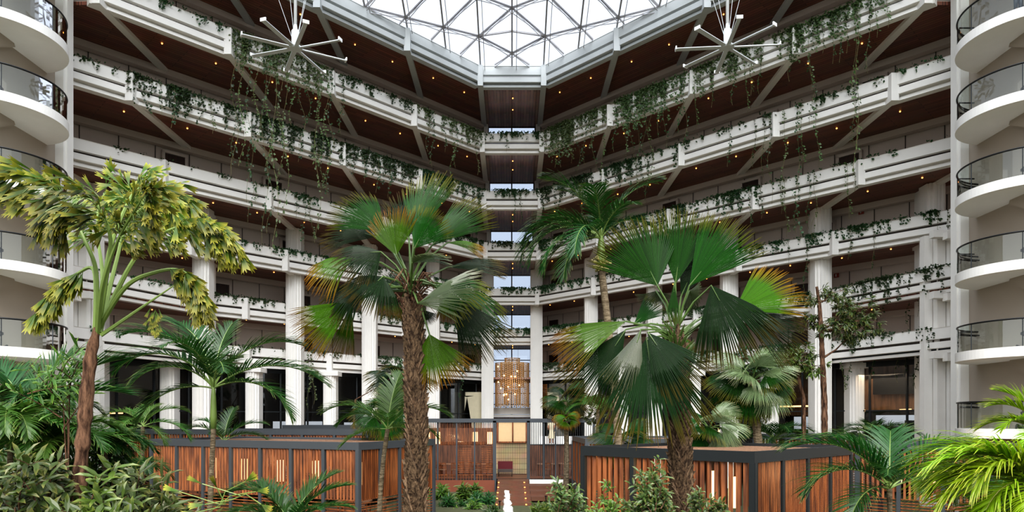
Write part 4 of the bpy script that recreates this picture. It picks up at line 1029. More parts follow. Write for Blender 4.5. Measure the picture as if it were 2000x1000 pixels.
# ------------------------------------------------------------------ shrubs and broadleaf trees
def leaf6(b, p, d, n, L, w_, fold=.15):
    s = d.cross(n); s = s.normalized() if s.length > 1e-4 else Vector((1, 0, 0)); n = s.cross(d)
    b.add([p, p+d*L*.35+s*w_*.5+n*fold*w_, p+d*L*.75+s*w_*.38+n*fold*w_, p+d*L-n*L*.08, p+d*L*.75-s*w_*.38+n*fold*w_, p+d*L*.35-s*w_*.5+n*fold*w_, p+d*L*.5],
          [(0, 1, 6), (1, 2, 6), (2, 3, 6), (3, 4, 6), (4, 5, 6), (5, 0, 6)], [0, .4, .8, 1, .8, .4, .5])
def sprig(b, st, p, d, L, nl, ll, lw, rr, droop=.3, whorl=False):
    q = p.copy(); pts = [q.copy()]; k = 5
    for i in range(k):
        q = q+d*L/k; d = (d+Vector((rr.uniform(-.15, .15), rr.uniform(-.15, .15), -droop*.15))).normalized(); pts.append(q.copy())
    st.tube(pts, [.012*(1-.15*i) for i in range(k+1)], 4, False)
    for i in range(nl):
        f = .15+.85*i/nl if not whorl else .6+.4*rr.random(); x_ = f*k; j = min(k-1, int(x_)); pp = pts[j].lerp(pts[j+1], x_-j); dv = (pts[j+1]-pts[j]).normalized()
        a = i*2.4; o1 = dv.orthogonal().normalized(); o2 = dv.cross(o1); sd = o1*math.cos(a)+o2*math.sin(a)
        dd = (sd*.9+dv*.6+Vector((0, 0, -droop*rr.random()))).normalized()
        nn = Vector((rr.uniform(-.4, .4), -.6, 1)).normalized()
        leaf6(b, pp, dd, nn, ll*rr.uniform(.7, 1.2), lw*rr.uniform(.8, 1.1))
def shrub(label, cx, ptop, pbot, wpx, Y, n, L, nl, ll, lw, mat, seed, name='leafy_shrub', whorl=False, cat='shrub', depth=.6, droop=.3):
    rr = random.Random(seed); c = W(cx, pbot, Y); base = (c.x, Y, GZ); t = thing(name, label, cat, base)
    b = MB(); st = MB(); hw = wpx*Y/F/2; H = (pbot-ptop)*Y/F
    for i in range(n):
        u = rr.uniform(-1, 1); v = rr.random()**.8; x = c.x+u*hw*(1-.35*v*v); z = c.z+H*v*math.sqrt(max(0, 1-u*u*.75))*(.72+.28*math.sin(u*6.5+seed*1.7)); y = Y+rr.uniform(-1, 1)*depth*(1-.4*v)
        d = Vector((u*.7+rr.uniform(-.5, .5), rr.uniform(-.9, .3), .55+rr.uniform(-.3, .5))).normalized()
        sprig(b, st, Vector((x, y, z))-d*L*.5, d, L, nl, ll, lw, rr, droop, whorl)
    for i in range(max(4, n//12)):
        u = rr.uniform(-.7, .7); st.tube([Vector((c.x+u*hw*.2, Y, GZ)), Vector((c.x+u*hw*.5, Y+rr.uniform(-.2, .2), (GZ+c.z)/2)), Vector((c.x+u*hw, Y, c.z+H*.6*rr.random()))], [.03, .02, .008], 5, False)
    obj('stems', st, M['tree'], t); obj('foliage', b, M[mat], t, False, True)
    return t
def at(a, b, c): return dict()
# left foreground thicket
for (cx, cy, Y, L, m_, lab, sd) in ((20, 850, 11, 1.35, 'pinnaL', 'clump of pale arching palm fronds at the left edge of the frame', 1), (118, 875, 11.4, 1.3, 'pinnaL', 'clump of pale arching palm fronds behind the fishtail palm trunk', 2), (75, 800, 12.6, 1.1, 'pinna', 'dark clump of arching palm fronds rising behind the two pale clumps', 3), (205, 880, 12, .95, 'pinna', 'dark green frond clump just right of the fishtail palm trunk', 4)):
    palm(lab, W(cx, 1100, Y), W(cx, cy, Y), .045, [((i*47+sd*20) % 360, 78-(i*37) % 55, -45-(i*13) % 40, .8+.25*((i*5) % 4)/3) for i in range(16)], L, mat=m_, ll=.27, lw=.034, droop=.75, nl=38, name='clumping_palm')
shrub('broad dark leafed shrub right of the fishtail palm trunk base', 222, 850, 1000, 70, 12.5, 50, .42, 12, .36, .06, 'broadD', 13, droop=.8)
shrub('glossy leafed shrub between the pale palm clumps', 90, 830, 1000, 170, 12, 60, .5, 11, .4, .07, 'broad', 12, droop=.9)
shrub('yellowing broad leafed shrub in the bottom left corner', 60, 880, 1080, 180, 8.5, 90, .42, 10, .24, .07, 'broadG', 14, droop=.5)
shrub('green broad leafed shrub at the foot of the fishtail palm', 205, 925, 1080, 140, 8, 60, .4, 10, .24, .07, 'broad', 15, droop=.5)
shrub('olive shrub at the bottom, right of the fishtail palm', 290, 915, 1060, 150, 9, 60, .4, 10, .28, .06, 'broadG', 16, droop=.5)
shrub('upright narrow leafed shoot beside the left round balconies', 135, 655, 800, 60, 10.5, 10, .8, 14, .30, .045, 'broad', 17, droop=.4)
shrub('low dark filler shrub behind the thicket, before the far left cabana', 100, 850, 1000, 330, 15, 110, .5, 10, .3, .07, 'broadD', 18)
# fan-lobed young leaves at the bottom
b = MB(); st = MB(); YL = []
for (x, y, tx, ty) in ((430, 985, 350, 960), (455, 975, 400, 985), (470, 968, 395, 945), (440, 985, 425, 955), (440, 960, 480, 940), (450, 968, 500, 960), (430, 990, 385, 1000), (480, 965, 510, 985)):
    p0 = W(x, y, 7.5); p1 = W(tx, ty, 7.4); st.tube([W(395, 1010, 7.5), W(430, 985, 7.5), p0, p1], .006, 4, False)
    b = MB(); YL.append(b)
    for k in range(3): wedge(b, p1, (p1-p0+Vector((rr.uniform(-.05, .05), 0, rr.uniform(-.05, .08)))).normalized(), Vector((0, -1, .3)), .17, rr)
t = thing('young_fishtail_plant', 'young yellow green fishtail plant in front of the left cabana', 'plant', (W(395, 1010, 7.5).x, 7.5, GZ))
st.tube([(W(395, 1010, 7.5).x, 7.5, GZ), W(395, 1010, 7.5)], .015, 5); obj('stems', st, M['stem'], t)
for b in YL: obj('leaf', b, M['fish'], t, False, True)
# right-centre foreground shrubs
shrub('dense small-leafed shrub left of the near right cabana post', 1105, 930, 1080, 90, 12, 90, .35, 12, .13, .05, 'broadG', 21)
shrub('tallest small-leafed shrub in front of the right cabana, pointed top', 1275, 893, 1080, 95, 11.5, 150, .38, 12, .14, .05, 'broadG', 22)
shrub('small-leafed green shrub between the two taller ones by the right cabana', 1190, 950, 1080, 110, 11.8, 90, .35, 12, .13, .05, 'broad', 23)
shrub('spreading small-leafed shrub right of the large palm trunk', 1365, 955, 1080, 110, 11.8, 80, .35, 12, .14, .05, 'broadG', 24)
# central garden bed
for i, (cx, pt, w_, Y) in enumerate(((862, 955, 40, 38), (880, 972, 60, 35), (915, 948, 45, 37.5), (945, 965, 45, 36), (925, 985, 70, 34), (968, 1000, 50, 31), (1060, 990, 50, 31))):
    shrub('green grassy fern clump, %s, in the bed before the pavilion' % ['leftmost at the back', 'front left', 'tall one at the back centre', 'right of the tall one', 'wide one in front', 'left of the fountain', 'right of the steps'][i], cx, pt, pt+55, w_*1.35, Y, 190, .5, 11, .42, .09, 'broadD' if i % 2 else 'broad', 30+i, name='fern_clump', cat='fern')
# broadleaf tree on the right
def tree(label, base, pts, rad, clusters, mat, seed, Y, ll=.26, lw=.08, name='broadleaf_tree', tm='tree'):
    rr = random.Random(seed); P_ = [W(a, b, Y) for a, b in pts]; P_[0].z = GZ; t = thing(name, label, 'tree', P_[0])
    obj('trunk', trunk_mb(P_, [rad*(1-.12*i) for i in range(len(P_))], 10, .2, seed), M[tm], t)
    br = MB(); b = MB()
    for cx, cy, rx, ry, n in clusters:
        br = MB(); c = W(cx, cy, Y+rr.uniform(-.6, .6)); s = min(P_[1:], key=lambda p: (p-c).length+max(0, p.z-c.z)*2)
        br.tube([s, s.lerp(c, .5)+Vector((0, 0, -.1)), c], [rad*.4, rad*.25, .012], 5)
        for i in range(n):
            q = c+Vector((rr.uniform(-1, 1)*rx, rr.uniform(-1, 1)*rx, rr.uniform(-1, 1)*ry))*Y/F
            d = Vector((rr.uniform(-1, 1), rr.uniform(-1, .6), rr.uniform(-.4, .5))).normalized()
            br.tube([c, q], .006, 3, False); sprig(b, br, q, d, .28, 8, ll, lw, rr, .6, True)
        obj('branch', br, M[tm], t)
    obj('foliage', b, M[mat], t, False, True)
tree('thin branching tree with grey-green leaf clusters before the right wing column', None, [(1612, 850), (1610, 780), (1606, 700), (1604, 645), (1600, 590), (1595, 560)], .13,
     [(1655, 605, 34, 12, 34), (1685, 630, 18, 10, 18), (1640, 640, 34, 14, 36), (1590, 625, 22, 12, 18), (1620, 575, 26, 9, 16), (1580, 580, 16, 8, 8), (1660, 655, 16, 6, 10)], 'broadG', 41, 27)
tree('light green leafy tree left of the thin branching tree', None, [(1572, 860), (1570, 780), (1560, 740), (1556, 715)], .08,
     [(1550, 700, 30, 18, 46), (1580, 715, 20, 12, 18), (1530, 725, 22, 12, 20), (1565, 690, 20, 8, 14)], 'broad', 42, 27.5)
tree('dark green airy tree behind the right fan palm fronds', None, [(1478, 860), (1480, 760), (1482, 720), (1490, 690)], .08,
     [(1450, 700, 26, 14, 24), (1490, 705, 30, 14, 30), (1520, 690, 22, 12, 20), (1470, 725, 26, 10, 20)], 'broadD', 43, 31)
tree('slim bush-like tree right of the pavilion, behind the feather palm', None, [(1190, 870), (1190, 800), (1195, 770)], .08,
     [(1180, 790, 30, 18, 22), (1205, 770, 20, 16, 14), (1160, 810, 18, 14, 12)], 'broadG', 44, 34)
tree('dark bushy tree at the lobby columns left of centre', None, [(690, 870), (692, 800), (695, 780)], .08, [(720, 800, 24, 16, 16), (790, 720, 22, 20, 20)], 'broadD', 45, 40)
# ------------------------------------------------------------------ slatted cabanas
def lantern(x, y, z, r=.13, h=.55, label=None, group=None):
    t = thing('paper_lantern', label, 'lamp', (x, y, z), group)
    obj('paper_shade', MB().lathe((x, y, z), [(r, 0), (r*1.02, h/2), (r, h), (0, h)], 12), M['lamp'], t, True)
    obj('cord', MB().tube([(x, y, z+h), (x, y, z+h+.55)], .012, 4), M['black'], t)
    return t
def slat_side(t, A_, B_, zt, zb, zf, nb, gap, rot, lattice=True, mat='timber', post='grey', fin=.085, seed=0):
    """one side of a cabana: posts, one panel of upright fins per bay, open woven battens below"""
    rr = random.Random(seed); A_, B_ = Vector(A_), Vector(B_); d = (B_-A_); Ln = d.length; d.normalize(); a = math.atan2(d.y, d.x)
    for i in range(nb+1):
        p = A_+d*Ln*i/nb
        if i > 0 or seed % 2 == 0 or True:
            obj('post', MB().box((p.x, p.y, (zt+zf)/2), (.13 if 0 < i < nb else .17, .13, zt-zf), a), M[post], t)
        if i == nb: break
        b = MB(); w_ = Ln/nb; n = max(3, int((w_-.15)/gap))
        for k in range(n):
            q = p+d*(.1+(w_-.2)*(k+.5)/n); b.box((q.x, q.y, (zt+zb)/2), (fin, .022, zt-zb), a+rot+rr.uniform(-.03, .03))
        obj('slat_panel', b, M[mat], t)
        if lattice:
            b = MB(); z = zb-.12
            while z > zf+.1:
                z0 = z+rr.uniform(-.03, .03); z1 = z+rr.uniform(-.03, .03)
                q0 = p+d*.05; q1 = p+d*(w_-.05); b.bar((q0.x, q0.y, z0), (q1.x, q1.y, z1), .03, .035); z -= .115
            b.box((p.x+d.x*w_/2, p.y+d.y*w_/2, zb), (w_, .03, .03), a)
            obj('batten_panel', b, M[mat], t)
def cabana(label, Nn, Lp, Rp, zt, bh, zb, zf, nl, nr, gl, gr, rl, rr_, post='grey', roof='slats', seed=0, lamps=(), fin=.085, back=True):
    """Nn near corner, Lp left corner, Rp right corner (xy)"""
    Nn, Lp, Rp = Vector(Nn), Vector(Lp), Vector(Rp); Bk = Lp+Rp-Nn
    t = thing('slatted_cabana', label, 'cabana', (Nn.x, Nn.y, zf), 'timber slatted garden cabanas')
    ring = [Lp, Nn, Rp, Bk]
    for p, q in zip(ring, ring[1:]+ring[:1]):
        d = (q-p).normalized()
        obj('roof_beam', MB().bar((p.x-d.x*.07, p.y-d.y*.07, zt-bh/2), (q.x+d.x*.07, q.y+d.y*.07, zt-bh/2), .14, bh), M[post], t)
    b = MB(); u = (Rp-Nn); v = (Lp-Nn); n = int(v.length/.16)
    for i in range(1, n):
        p = Nn+v*i/n; b.bar((p.x, p.y, zt-.11), (p.x+u.x, p.y+u.y, zt-.11), .1, .03)
    obj('roof_slats', b, M['timberB'], t)
    fl_ = MB(); poly = [(p.x, p.y) for p in (Nn, Rp, Bk, Lp)]; fl_.prism(poly, zf-.12, zf); obj('deck', fl_, M['deck'], t)
    slat_side(t, Lp, Nn, zt-bh, zb, zf, nl, gl, rl, True, 'timber', post, fin, seed)
    slat_side(t, Nn, Rp, zt-bh, zb, zf, nr, gr, rr_, True, 'timber', post, fin, seed+1)
    if back:
        slat_side(t, Bk, Lp, zt-bh, zb, zf, max(2, nr//2), .17, .3, False, 'timber', post, fin, seed+2)
        slat_side(t, Rp, Bk, zt-bh, zb, zf, max(2, nl//2), .17, .3, False, 'timber', post, fin, seed+3)
    for i, (fu, fv, dz) in enumerate(lamps):
        p = Nn+u*fu+v*fv
        lantern(p.x, p.y, zt-1.68+(1-dz)*.2, .15, .85, 'glowing paper lantern hanging inside the %s, %s' % (label.split(',')[0].replace('slatted timber ', '').replace('dark framed ', ''), ['first from its near corner', 'second from its near corner', 'third from its near corner', 'fourth from its near corner', 'fifth from its near corner'][i]), 'paper lanterns in the cabanas')
    return t
cabana('front left slatted timber cabana, with charcoal frame, behind the thin feather palm', (-5.36, 24.1), (-15.05, 28.9), (-3.3, 28.9), -.75, .27, -2.8, -3.95, 7, 4, .15, .125, .55, 1.25,
       seed=10, lamps=((.35, .12, 1.0), (.35, .32, 1.0), (.3, .47, 1.0), (.3, .66, 1.0), (.3, .82, 1.0)))
cabana('front right slatted timber cabana, with dark frame and flat slatted roof', (5.9, 16.9), (2.15, 20.7), (10.3, 21.1), -.75, .28, -2.9, -3.95, 3, 4, .19, .095, .5, .9,
       post='dark', seed=20, lamps=((.3, .28, .9), (.45, .5, .6), (.5, .72, 1.0)), fin=.11)
cabana('long far left slatted timber cabana, behind the front left one', (-7.1, 34), (-21, 37.5), (-5.7, 38), -.44, .27, -2.6, -3.7, 8, 2, .15, .15, .3, .9, seed=30, lamps=((.3, .1, .9), (.3, .3, .9)))
cabana('narrow far slatted timber cabana, peeking over the long far left one', (-7.6, 41.5), (-14.2, 43.0), (-7.2, 43.3), -.26, .22, -2.4, -3.6, 4, 1, .16, .16, .3, .9, seed=40)
cabana('small middle slatted timber cabana, right of the centre steps', (3.12, 28.9), (3.05, 34.3), (7.9, 28.95), -.75, .22, -2.9, -3.9, 4, 4, .11, .13, .8, .5, seed=50)
cabana('back right slatted timber cabana, behind the front right one', (16.6, 35.2), (13.4, 38.2), (19.5, 37.6), -.72, .26, -2.7, -3.7, 5, 3, .15, .15, .3, .5, seed=60, lamps=((.3, .3, .8),))
cabana('far right slatted timber cabana, cut by the right frame edge', (17.4, 22.6), (13.3, 26.6), (19.35, 24.6), -.75, .3, -2.9, -3.95, 4, 4, .17, .13, .6, .8, seed=70, lamps=((.4, .35, .8), (.4, .6, .8), (.5, .8, .9)))

# ------------------------------------------------------------------ centre pavilion
PY = 42.0; DZ = -3.5
t = thing('garden_pavilion', 'open slatted pavilion at the centre, reached by lit steps', 'pavilion', (0, PY, DZ))
def PX(px, Y=PY): return (px-1000)*Y/F
x0, xa, xb, x1 = PX(818), PX(966), PX(1032), PX(1160)
obj('top_beam', MB().box(((x0+x1)/2, PY, .02), (x1-x0, .2, .24)), M['grey'], t)
for x, w_ in ((x0, .15), (xa, .2), (xb, .18), (x1, .15)): obj('post', MB().box((x, PY, (DZ-.9)/2+.0), (w_, .2, -DZ+.9)), M['grey'], t)
for x in (PX(855), PX(892), PX(927), PX(1062), PX(1085)): obj('thin_post', MB().box((x, PY, DZ/2-.2), (.09, .1, -DZ+.2)), M['grey'], t)
obj('deck', MB().box(((x0+xa)/2-.0, PY+3.4, DZ-.08), (xa-x0, 6.8, .16)).box(((xa+x1)/2, PY+3.4, DZ-.08), (x1-xa, 6.8, .16)), M['deck'], t)
obj('plinth', MB().box(((x0+xa)/2, PY-.05, DZ-.6), (xa-x0, .12, 1.0)), mat_plain('rust_plinth', rgb(122, 66, 44), .7), t)
b = MB(); n = 44
for i in range(n): x = x0+(xa-x0)*(i+.5)/n; b.box((x, PY+.05, -.75), (.045, .05, 1.35))
obj('upper_slats', b, M['timber'], t)
b = MB()
for i in range(28): x = x0+(xa-x0)*(i+.5)/28; b.box((x, PY, DZ-.35), (.03, .04, 1.1))
b.box(((x0+xa)/2, PY, DZ+.22), (xa-x0, .05, .05)); obj('left_balustrade', b, M['timber'], t)
b = MB()
for i in range(30): x = xb+(x1-xb)*(i+.5)/30; b.box((x, PY, -1.7), (.03, .04, 3.3))
b.box(((x1+xb)/2, PY, -1.45), (x1-xb, .05, .06)); obj('right_grille', b, M['dark'], t)
b = MB()
for k, (u, v) in enumerate(((PX(892), PX(920)), (PX(940), PX(964)), (PX(820), PX(850)))):
    for i in range(15): b.box(((u+v)/2, PY+.35, -1.6-.11*i), (v-u, .05, .05))
obj('louvre_screens', b, M['timber'], t)
obj('cross_beam', MB().box((PX(905), PY+.3, -1.38), (PX(945)-PX(855), .3, .22)), M['timber'], t)
b = MB(); 
for u, v in ((PX(972), PX(1000)), (PX(1003), PX(1029))): b.box(((u+v)/2, PY+3.0, -.7), (v-u, .05, 1.3))
obj('screen_panel', b, M['tan'], t)
b = MB()
for u in (PX(970), PX(1001.5), PX(1030)): b.box((u, PY+2.95, -.7), (.08, .08, 1.4))
b.box((PX(1000), PY+2.95, -1.38), (2.1, .08, .08)).box((PX(1000), PY+2.95, -.03), (2.1, .08, .06)); obj('screen_frame', b, M['timber'], t)
obj('tile_panel', MB().box((PX(1000), PY+3.1, -2.45), (2.1, .05, 2.0)), mat_planks('cream_tiles', rgb(222, 200, 158), rgb(206, 182, 140), rgb(120, 100, 70), .35, .18, 0, .5, True), t)
b = MB()
for i in range(17): b.box((PX(971)+i*.115, PY+2.9, -2.45), (.02, .03, 2.0))
obj('door_grille', b, M['dark'], t)
obj('rear_wall', MB().box((PX(893), PY+6.7, -2.0), (4.8, .12, 3.0)).box((PX(1095), PY+6.7, -2.6), (4.2, .12, 1.9)), mat_wood('pavilion_wall', rgb(66, 44, 34), rgb(110, 72, 52)), t)
for i, px in enumerate((836, 856, 928, 957)): lantern(PX(px, 43.5), 43.5, -1.45, .16, .75, 'tall glowing paper lantern in the pavilion, %s of four' % ['leftmost', 'second from left', 'third from left', 'rightmost'][i], 'lanterns hanging in the pavilion')
for i, px in enumerate((1135, 1085)): pass
obj('white_band', MB().box((PX(1112), PY+6.5, -1.35), (3.1, .1, .55)), M['counter'], t)
for k_, (lx, ly, lz, le) in enumerate(((-3.2, 43.2, -1.0, 60), (2.4, 43.6, -.8, 40), (-8.5, 28.4, -1.6, 45), (-5.2, 28.2, -1.6, 30), (5.6, 20.3, -1.5, 45), (16.8, 25.2, -1.5, 40), (-13, 36.6, -1.3, 40))):
    pl = bpy.data.lights.new('lantern_light', 'POINT'); pl.energy = le; pl.color = (1, .62, .32); pl.shadow_soft_size = .15
    po = bpy.data.objects.new('lantern_light', pl); COL.objects.link(po); po.location = (lx, ly, lz)
# steps
for i in range(6):
    z = DZ-.16*(i); y = PY-.2-i*1.35
    tt = thing('wooden_step', 'wide timber step with small lights, %s from the top' % ['first', 'second', 'third', 'fourth', 'fifth', 'sixth'][i], 'step', (0, y, z-.16), 'timber steps down to the garden')
    xr = 1.0 if i < 1 else (3.0 if i < 4 else 1.0)
    obj('tread', MB().box(((xr-.85)/2-.0, y-.65, z-.13), (xr+.85, 1.4, .22)), M['deck'], tt)
    for k, xx in enumerate((-.78, .72)): obj('step_light', MB().box((xx, y-1.36, z-.1), (.07, .04, .05)), M['spot'], tt)
obj_ = obj('retaining_wall', MB().box((2.2, PY-.35, DZ-.42), (2.3, .3, .75)), M['white'], base=(2.2, PY-.35, DZ-.8)); tag(obj_, 'low cream retaining wall right of the centre steps', 'wall')
for i, (px, py) in enumerate(((976, 985), (922, 995), (1066, 975))):
    p = W(px, py, 33.5); tt = thing('bollard_light', 'short black bollard light %s' % ['left of the fountain', 'in the fern bed left of the steps', 'on the lower steps at right'][i], 'light', (p.x, p.y, GZ), 'black bollard lights by the steps')
    obj('stem', MB().tube([(p.x, p.y, GZ), (p.x, p.y, p.z+.12)], .025, 8), M['black'], tt); obj('cap', MB().lathe((p.x, p.y, p.z+.12), [(.06, 0), (.06, .05), (0, .06)], 10), M['black'], tt)
# fountain jet
t = thing('water_jet', 'white foaming fountain jet in front of the centre steps', 'fountain', (W(992, 1000, 31).x, 31, GZ))
b = MB(); rr = random.Random(3); c = t.location
pts = [(c.x+.02, 31, GZ), (c.x, 31, GZ+.35), (c.x-.05, 31, GZ+.75), (c.x-.06, 31, W(0, 958, 31).z)]
jp = [pts[0].lerp(pts[3], i/14) if False else Vector(pts[0]).lerp(Vector(pts[3]), i/14)+Vector((rr.uniform(-.04, .04), 0, 0)) for i in range(15)]
obj('jet', MB().tube(jp, [(.26-.012*i)*rr.uniform(.7, 1.25) for i in range(15)], 9), mat_plain('foam', rgb(236, 234, 230), .5, .15, 14), t, True)
for i in range(70):
    a = rr.uniform(0, 6.28); r = rr.uniform(.05, .24); z = GZ+rr.uniform(.1, 1.0); b.lathe((c.x-.04+math.cos(a)*r, 31+math.sin(a)*r, z), [(0, 0), (.012, .02), (0, .05)], 4)
obj('droplets', b, M['water'], t)['kind'] = 'stuff'
# settee
t = thing('settee', 'low dark red upholstered settee beside the pavilion doors', 'sofa', (PX(987, 44), 44, DZ))
cx = PX(987, 44)
obj('seat', MB().box((cx, 43.7, DZ+.36), (.95, .6, .16)), mat_plain('grey_seat', rgb(74, 66, 62), .8), t)
obj('backrest', MB().box((cx, 44.0, DZ+.68), (.95, .14, .5)), M['burgundy'], t)
for a in (-.42, .42):
    for bb in (-.25, .25): obj('leg', MB().tube([(cx+a, 43.7+bb, DZ), (cx+a, 43.7+bb, DZ+.3)], .02, 6), M['black'], t)
# dining tables and chairs
def table(x, y, z, w_, d_, label):
    t = thing('dining_table', label, 'table', (x, y, z), 'dining tables'); obj('tabletop', MB().box((x, y, z+.74), (w_, d_, .05)), M['timberB'], t)
    for a in (-1, 1):
        for b_ in (-1, 1): obj('leg', MB().tube([(x+a*(w_/2-.08), y+b_*(d_/2-.08), z), (x+a*(w_/2-.08), y+b_*(d_/2-.08), z+.72)], .028, 6), M['timber'], t)
def chair(x, y, z, a, label):
    t = thing('dining_chair', label, 'chair', (x, y, z), 'timber dining chairs'); ca, sa = math.cos(a), math.sin(a)
    T = lambda u, v, zz: (x+u*ca-v*sa, y+u*sa+v*ca, z+zz)
    obj('seat', MB().box(T(0, 0, .45), (.46, .44, .05), a), M['timberB'], t)
    for u in (-.2, .2):
        obj('leg', MB().tube([T(u, -.19, 0), T(u, -.19, .43)], .02, 6), M['timber'], t); obj('leg', MB().tube([T(u, .2, 0), T(u, .22, .86)], .02, 6), M['timber'], t)
    b = MB(); b.bar(T(-.22, .22, .84), T(.22, .22, .84), .04, .07); b.bar(T(-.22, .215, .6), T(.22, .215, .6), .03, .04)
    for u in (-.12, -.04, .04, .12): b.bar(T(u, .215, .46), T(u, .22, .84), .016)
    obj('backrest', b, M['timber'], t)
k = 0
for (px, yy) in ((846, 44.6), (878, 44.2), (912, 45.0), (945, 44.0)):
    x = PX(px, yy); w4 = ['leftmost', 'second from left', 'third from left', 'rightmost, by the doors'][k]
    table(x, yy, DZ, 1.3, .8, 'timber dining table in the pavilion, %s' % w4)
    chair(x-.35, yy-.75, DZ, math.pi, 'timber spindle-back chair before the %s pavilion table, left side' % w4.split(',')[0]); chair(x+.4, yy-.75, DZ, math.pi, 'timber spindle-back chair before the %s pavilion table, right side' % w4.split(',')[0])
    k += 1
for i, (x, y) in enumerate(((2.2, 44.2), (3.6, 44.6))):
    table(x, y, DZ, 1.2, .8, 'timber dining table behind the right pavilion grille, %s' % ['near the doors', 'further right']); chair(x, y-.75, DZ, math.pi, 'timber chair behind the right pavilion grille, %s' % ['near the doors', 'further right'][i])
    [o for o in COL.objects if o.name.startswith('dining_table') and not o.parent][-1]['label'] = 'timber dining table behind the right pavilion grille, %s' % ['near the doors', 'further right'][i]
for i, (fx, fy, z, ca_) in enumerate(((-9.5, 28.6, -3.95, 'front left cabana, left table'), (-6.3, 27.6, -3.95, 'front left cabana, right table'), (5.4, 20.6, -3.95, 'front right cabana'), (16.6, 25.4, -3.95, 'far right cabana'))):
    table(fx, fy, z, 1.3, .8, 'timber dining table inside the %s' % ca_); chair(fx, fy-.8, z, math.pi, 'timber chair on the near side of the %s table' % ca_.replace(' table', '')); chair(fx, fy+.8, z, 0, 'timber chair on the far side of the %s table' % ca_.replace(' table', ''))
# white tent-like drapes in the lobby behind the pavilion
for i, (px, g) in enumerate(((912, .3), (1098, .2))):
    p = W(px, 825, 57); b = MB()
    for k_ in (-1, 1): b.add([(p.x+k_*1.2, 57, p.z-.6), (p.x+k_*.45, 57, p.z-.6), (p.x, 57, p.z+2.1), (p.x+k_*1.2, 57, p.z+2.3)], [(0, 1, 2, 3)])
    b.box((p.x, 57.1, p.z+2.35), (2.4, .1, .3))
    tag(obj('draped_curtain', b, M['dress'], base=(p.x, 57, p.z-.6)), 'white parted curtain in the lobby, %s of the centre bay' % ['left', 'right'][i], 'curtain')
# ------------------------------------------------------------------ chandelier
cx, cy = .02, 58.8
zt, zb_ = W(0, 700, cy).z, W(0, 797, cy).z
t = thing('chandelier', 'huge tiered brass rod chandelier with glowing bulbs between the centre columns', 'chandelier', (cx, cy, zb_))
H = zt-zb_
for ring, (r, top, bot) in enumerate(((.62, 1.0, .30), (1.0, .92, .42), (1.42, .90, .0), (.7, .36, .05))):
    b = MB(); n = int(26*r)+8
    for i in range(int(n*1.1)):
        a = 2*math.pi*i/int(n*1.1); x, y = cx+r*math.cos(a), cy+r*math.sin(a)*.8; z1 = zb_+H*top; z0 = zb_+H*bot+.2*((i*7) % 5)/5
        b.box((x, y, (z0+z1)/2), (.028, .028, z1-z0))
        z = z0+.1
        while z < z1-.05: b.box((x, y, z), (.095, .095, .07)); z += .17
    obj('rod_tier', b, M['brass'], t)
b = MB()
for z, r in ((1.0, .66), (.9, 1.45), (.42, 1.05), (.36, .74)):
    for i in range(24):
        a0, a1 = 2*math.pi*i/24, 2*math.pi*(i+1)/24; b.bar((cx+r*math.cos(a0), cy+r*.8*math.sin(a0), zb_+H*z), (cx+r*math.cos(a1), cy+r*.8*math.sin(a1), zb_+H*z), .04)
obj('ring_frame', b, M['brass'], t)
rr = random.Random(12)
for i in range(14):
    a = rr.uniform(3.3, 6.1); r = rr.uniform(.4, 1.3); z = zb_+H*rr.uniform(.15, .85)
    obj('bulb', MB().lathe((cx+r*math.cos(a), cy-1.25, z), [(0, -.07), (.055, -.03), (.065, .02), (0, .08)], 8), M['warm'], t)
for dx in (-.5, .5): obj('suspension_cable', MB().tube([(cx+dx, cy, zt), (cx+dx, cy, 6.2)], .012, 4), M['black'], t)
cl = bpy.data.lights.new('chandelier_light', 'POINT'); cl.energy = 14; cl.color = (1, .75, .45); cl.shadow_soft_size = .4
co = bpy.data.objects.new('chandelier_light', cl); COL.objects.link(co); co.location = (cx, cy-1.9, (zt+zb_)/2)
# reception canopy below it
t = thing('reception_canopy', 'white stepped reception canopy under the chandelier', 'canopy', (0, 59.5, GZ))
obj('fascia', MB().box((0, 59.6, .85), (3.6, .5, .55)), M['white'], t); obj('lower_fascia', MB().box((0, 59.4, .42), (3.6, .4, .22)), M['white'], t)
obj('shadow_gap', MB().box((0, 59.8, .1), (3.6, .3, .4)), M['intwood'], t); obj('wall_panel', MB().box((0, 60, -2.2), (3.6, .2, 4.2)), M['intwood'], t)

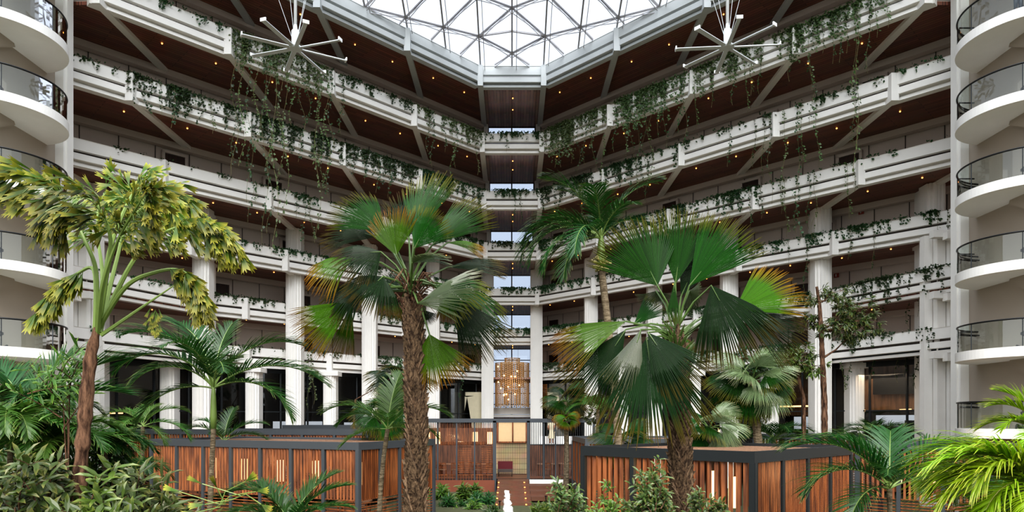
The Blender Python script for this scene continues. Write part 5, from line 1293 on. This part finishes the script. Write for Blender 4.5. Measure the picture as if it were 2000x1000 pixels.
# ------------------------------------------------------------------ people
def person(label, x, y, z, h, top_mat, leg_mat, face=-1, arm=(.12, -.2), skirt=False):
    t = thing('person', label, 'person', (x, y, z)); s = h/1.7
    me = bpy.data.meshes.new('body')
    J = [(0, 0, .95), (0, 0, 1.15), (0, .0, 1.38), (0, -.01, 1.47), (0, -.02, 1.56), (0, -.02, 1.66),
         (.17, 0, 1.36), (.23, .02, 1.1), (.2+arm[0]*.2, arm[1], .98), (-.17, 0, 1.36), (-.24, .02, 1.1), (-.2, arm[1], .95),
         (.09, 0, .88), (.1, 0, .5), (.1, .02, .08), (.1, -.1, .03), (-.09, 0, .88), (-.1, 0, .5), (-.1, .02, .08), (-.1, -.1, .03)]
    E = [(0, 1), (1, 2), (2, 3), (3, 4), (4, 5), (2, 6), (6, 7), (7, 8), (2, 9), (9, 10), (10, 11), (0, 12), (12, 13), (13, 14), (14, 15), (0, 16), (16, 17), (17, 18), (18, 19)]
    RD = [.15, .13, .14, .055, .095, .08, .065, .045, .035, .065, .045, .035, .09, .06, .045, .04, .09, .06, .045, .04]
    me.from_pydata([tuple(c*s for c in (a, b*-face*-1, cc)) for a, b, cc in J], E, [])
    o = bpy.data.objects.new('body', me); COL.objects.link(o); o.parent = t; me.materials.append(M['skin'])
    sk_ = o.modifiers.new('skin', 'SKIN'); sk_.use_smooth_shade = True
    for v, r in zip(me.skin_vertices[0].data if me.skin_vertices else [], RD): v.radius = (r*s, r*s)
    if not me.skin_vertices:
        pass
    me.skin_vertices[0].data[0].use_root = True
    o.modifiers.new('sub', 'SUBSURF').levels = 1
    L = lambda a, b, c: (x+a*s, y+b*s, z+c*s)
    obj('shirt', MB().lathe(L(0, 0, .9), [(.15*s, 0), (.155*s, .2*s), (.19*s, .42*s), (.16*s, .53*s), (.06*s, .58*s)], 14).tube([L(.16, 0, 1.4), L(.235, .02, 1.12)], [.075*s, .06*s], 8).tube([L(-.16, 0, 1.4), L(-.24, .02, 1.12)], [.075*s, .06*s], 8), top_mat, t, True)
    if skirt: obj('skirt', MB().lathe(L(0, 0, .35), [(.26*s, 0), (.2*s, .3*s), (.15*s, .6*s)], 14), top_mat, t, True)
    else: obj('trousers', MB().tube([L(.09, 0, .95), L(.1, 0, .5), L(.1, .02, .08)], [.11*s, .075*s, .06*s], 8).tube([L(-.09, 0, .95), L(-.1, 0, .5), L(-.1, .02, .08)], [.11*s, .075*s, .06*s], 8), leg_mat, t, True)
    obj('hair', MB().lathe(L(0, .025, 1.56), [(.1*s, 0), (.108*s, .06*s), (.09*s, .13*s), (.04*s, .165*s), (0, .17*s)], 14), M['hair'], t, True)
    f = MB()
    for k_ in (-1, 1): f.lathe(L(k_*.033, -.105, 1.575), [(0, -.008*s), (.011*s, 0), (0, .008*s)], 6)
    f.box(L(0, -.108, 1.525), (.045*s, .01, .01*s)); obj('face_features', f, M['hair'], t)
    return t
p = W(1077, 866, 47.5)
person('person in a pale cream dress standing behind the right pavilion grille', p.x, 47.5, p.z, 1.66, M['dress'], M['dress'], skirt=True)
person('person in a pale shirt on the second highest right round balcony', 18.75, 25.6, 14.98, 1.5, M['shirt'], M['grey'])
# fire signs on the right corridor walls
for i, (px, py, l) in enumerate(((1680, 414, 3), (1632, 538, 2))):
    wy = WALLY[l]; r_ = (px-1000)/F; X = r_*(wy+2*SL)/(1+SL*r_); y = lineY(wy, X)-.12; z = (HZ-py)*y/F
    tt = thing('fire_sign', 'small red and white square fire sign on the %s gallery wall, right wing' % WD[l], 'sign', (X, y, z-.12))
    obj('board', MB().box((X, y, z), (.3, .03, .26), -math.atan(SL)), M['red'], tt)
    obj('pictogram', MB().box((X-.05, y-.03, z), (.05, .02, .16), -math.atan(SL)).box((X+.07, y-.05, z), (.07, .02, .09), -math.atan(SL)), M['white2'], tt)
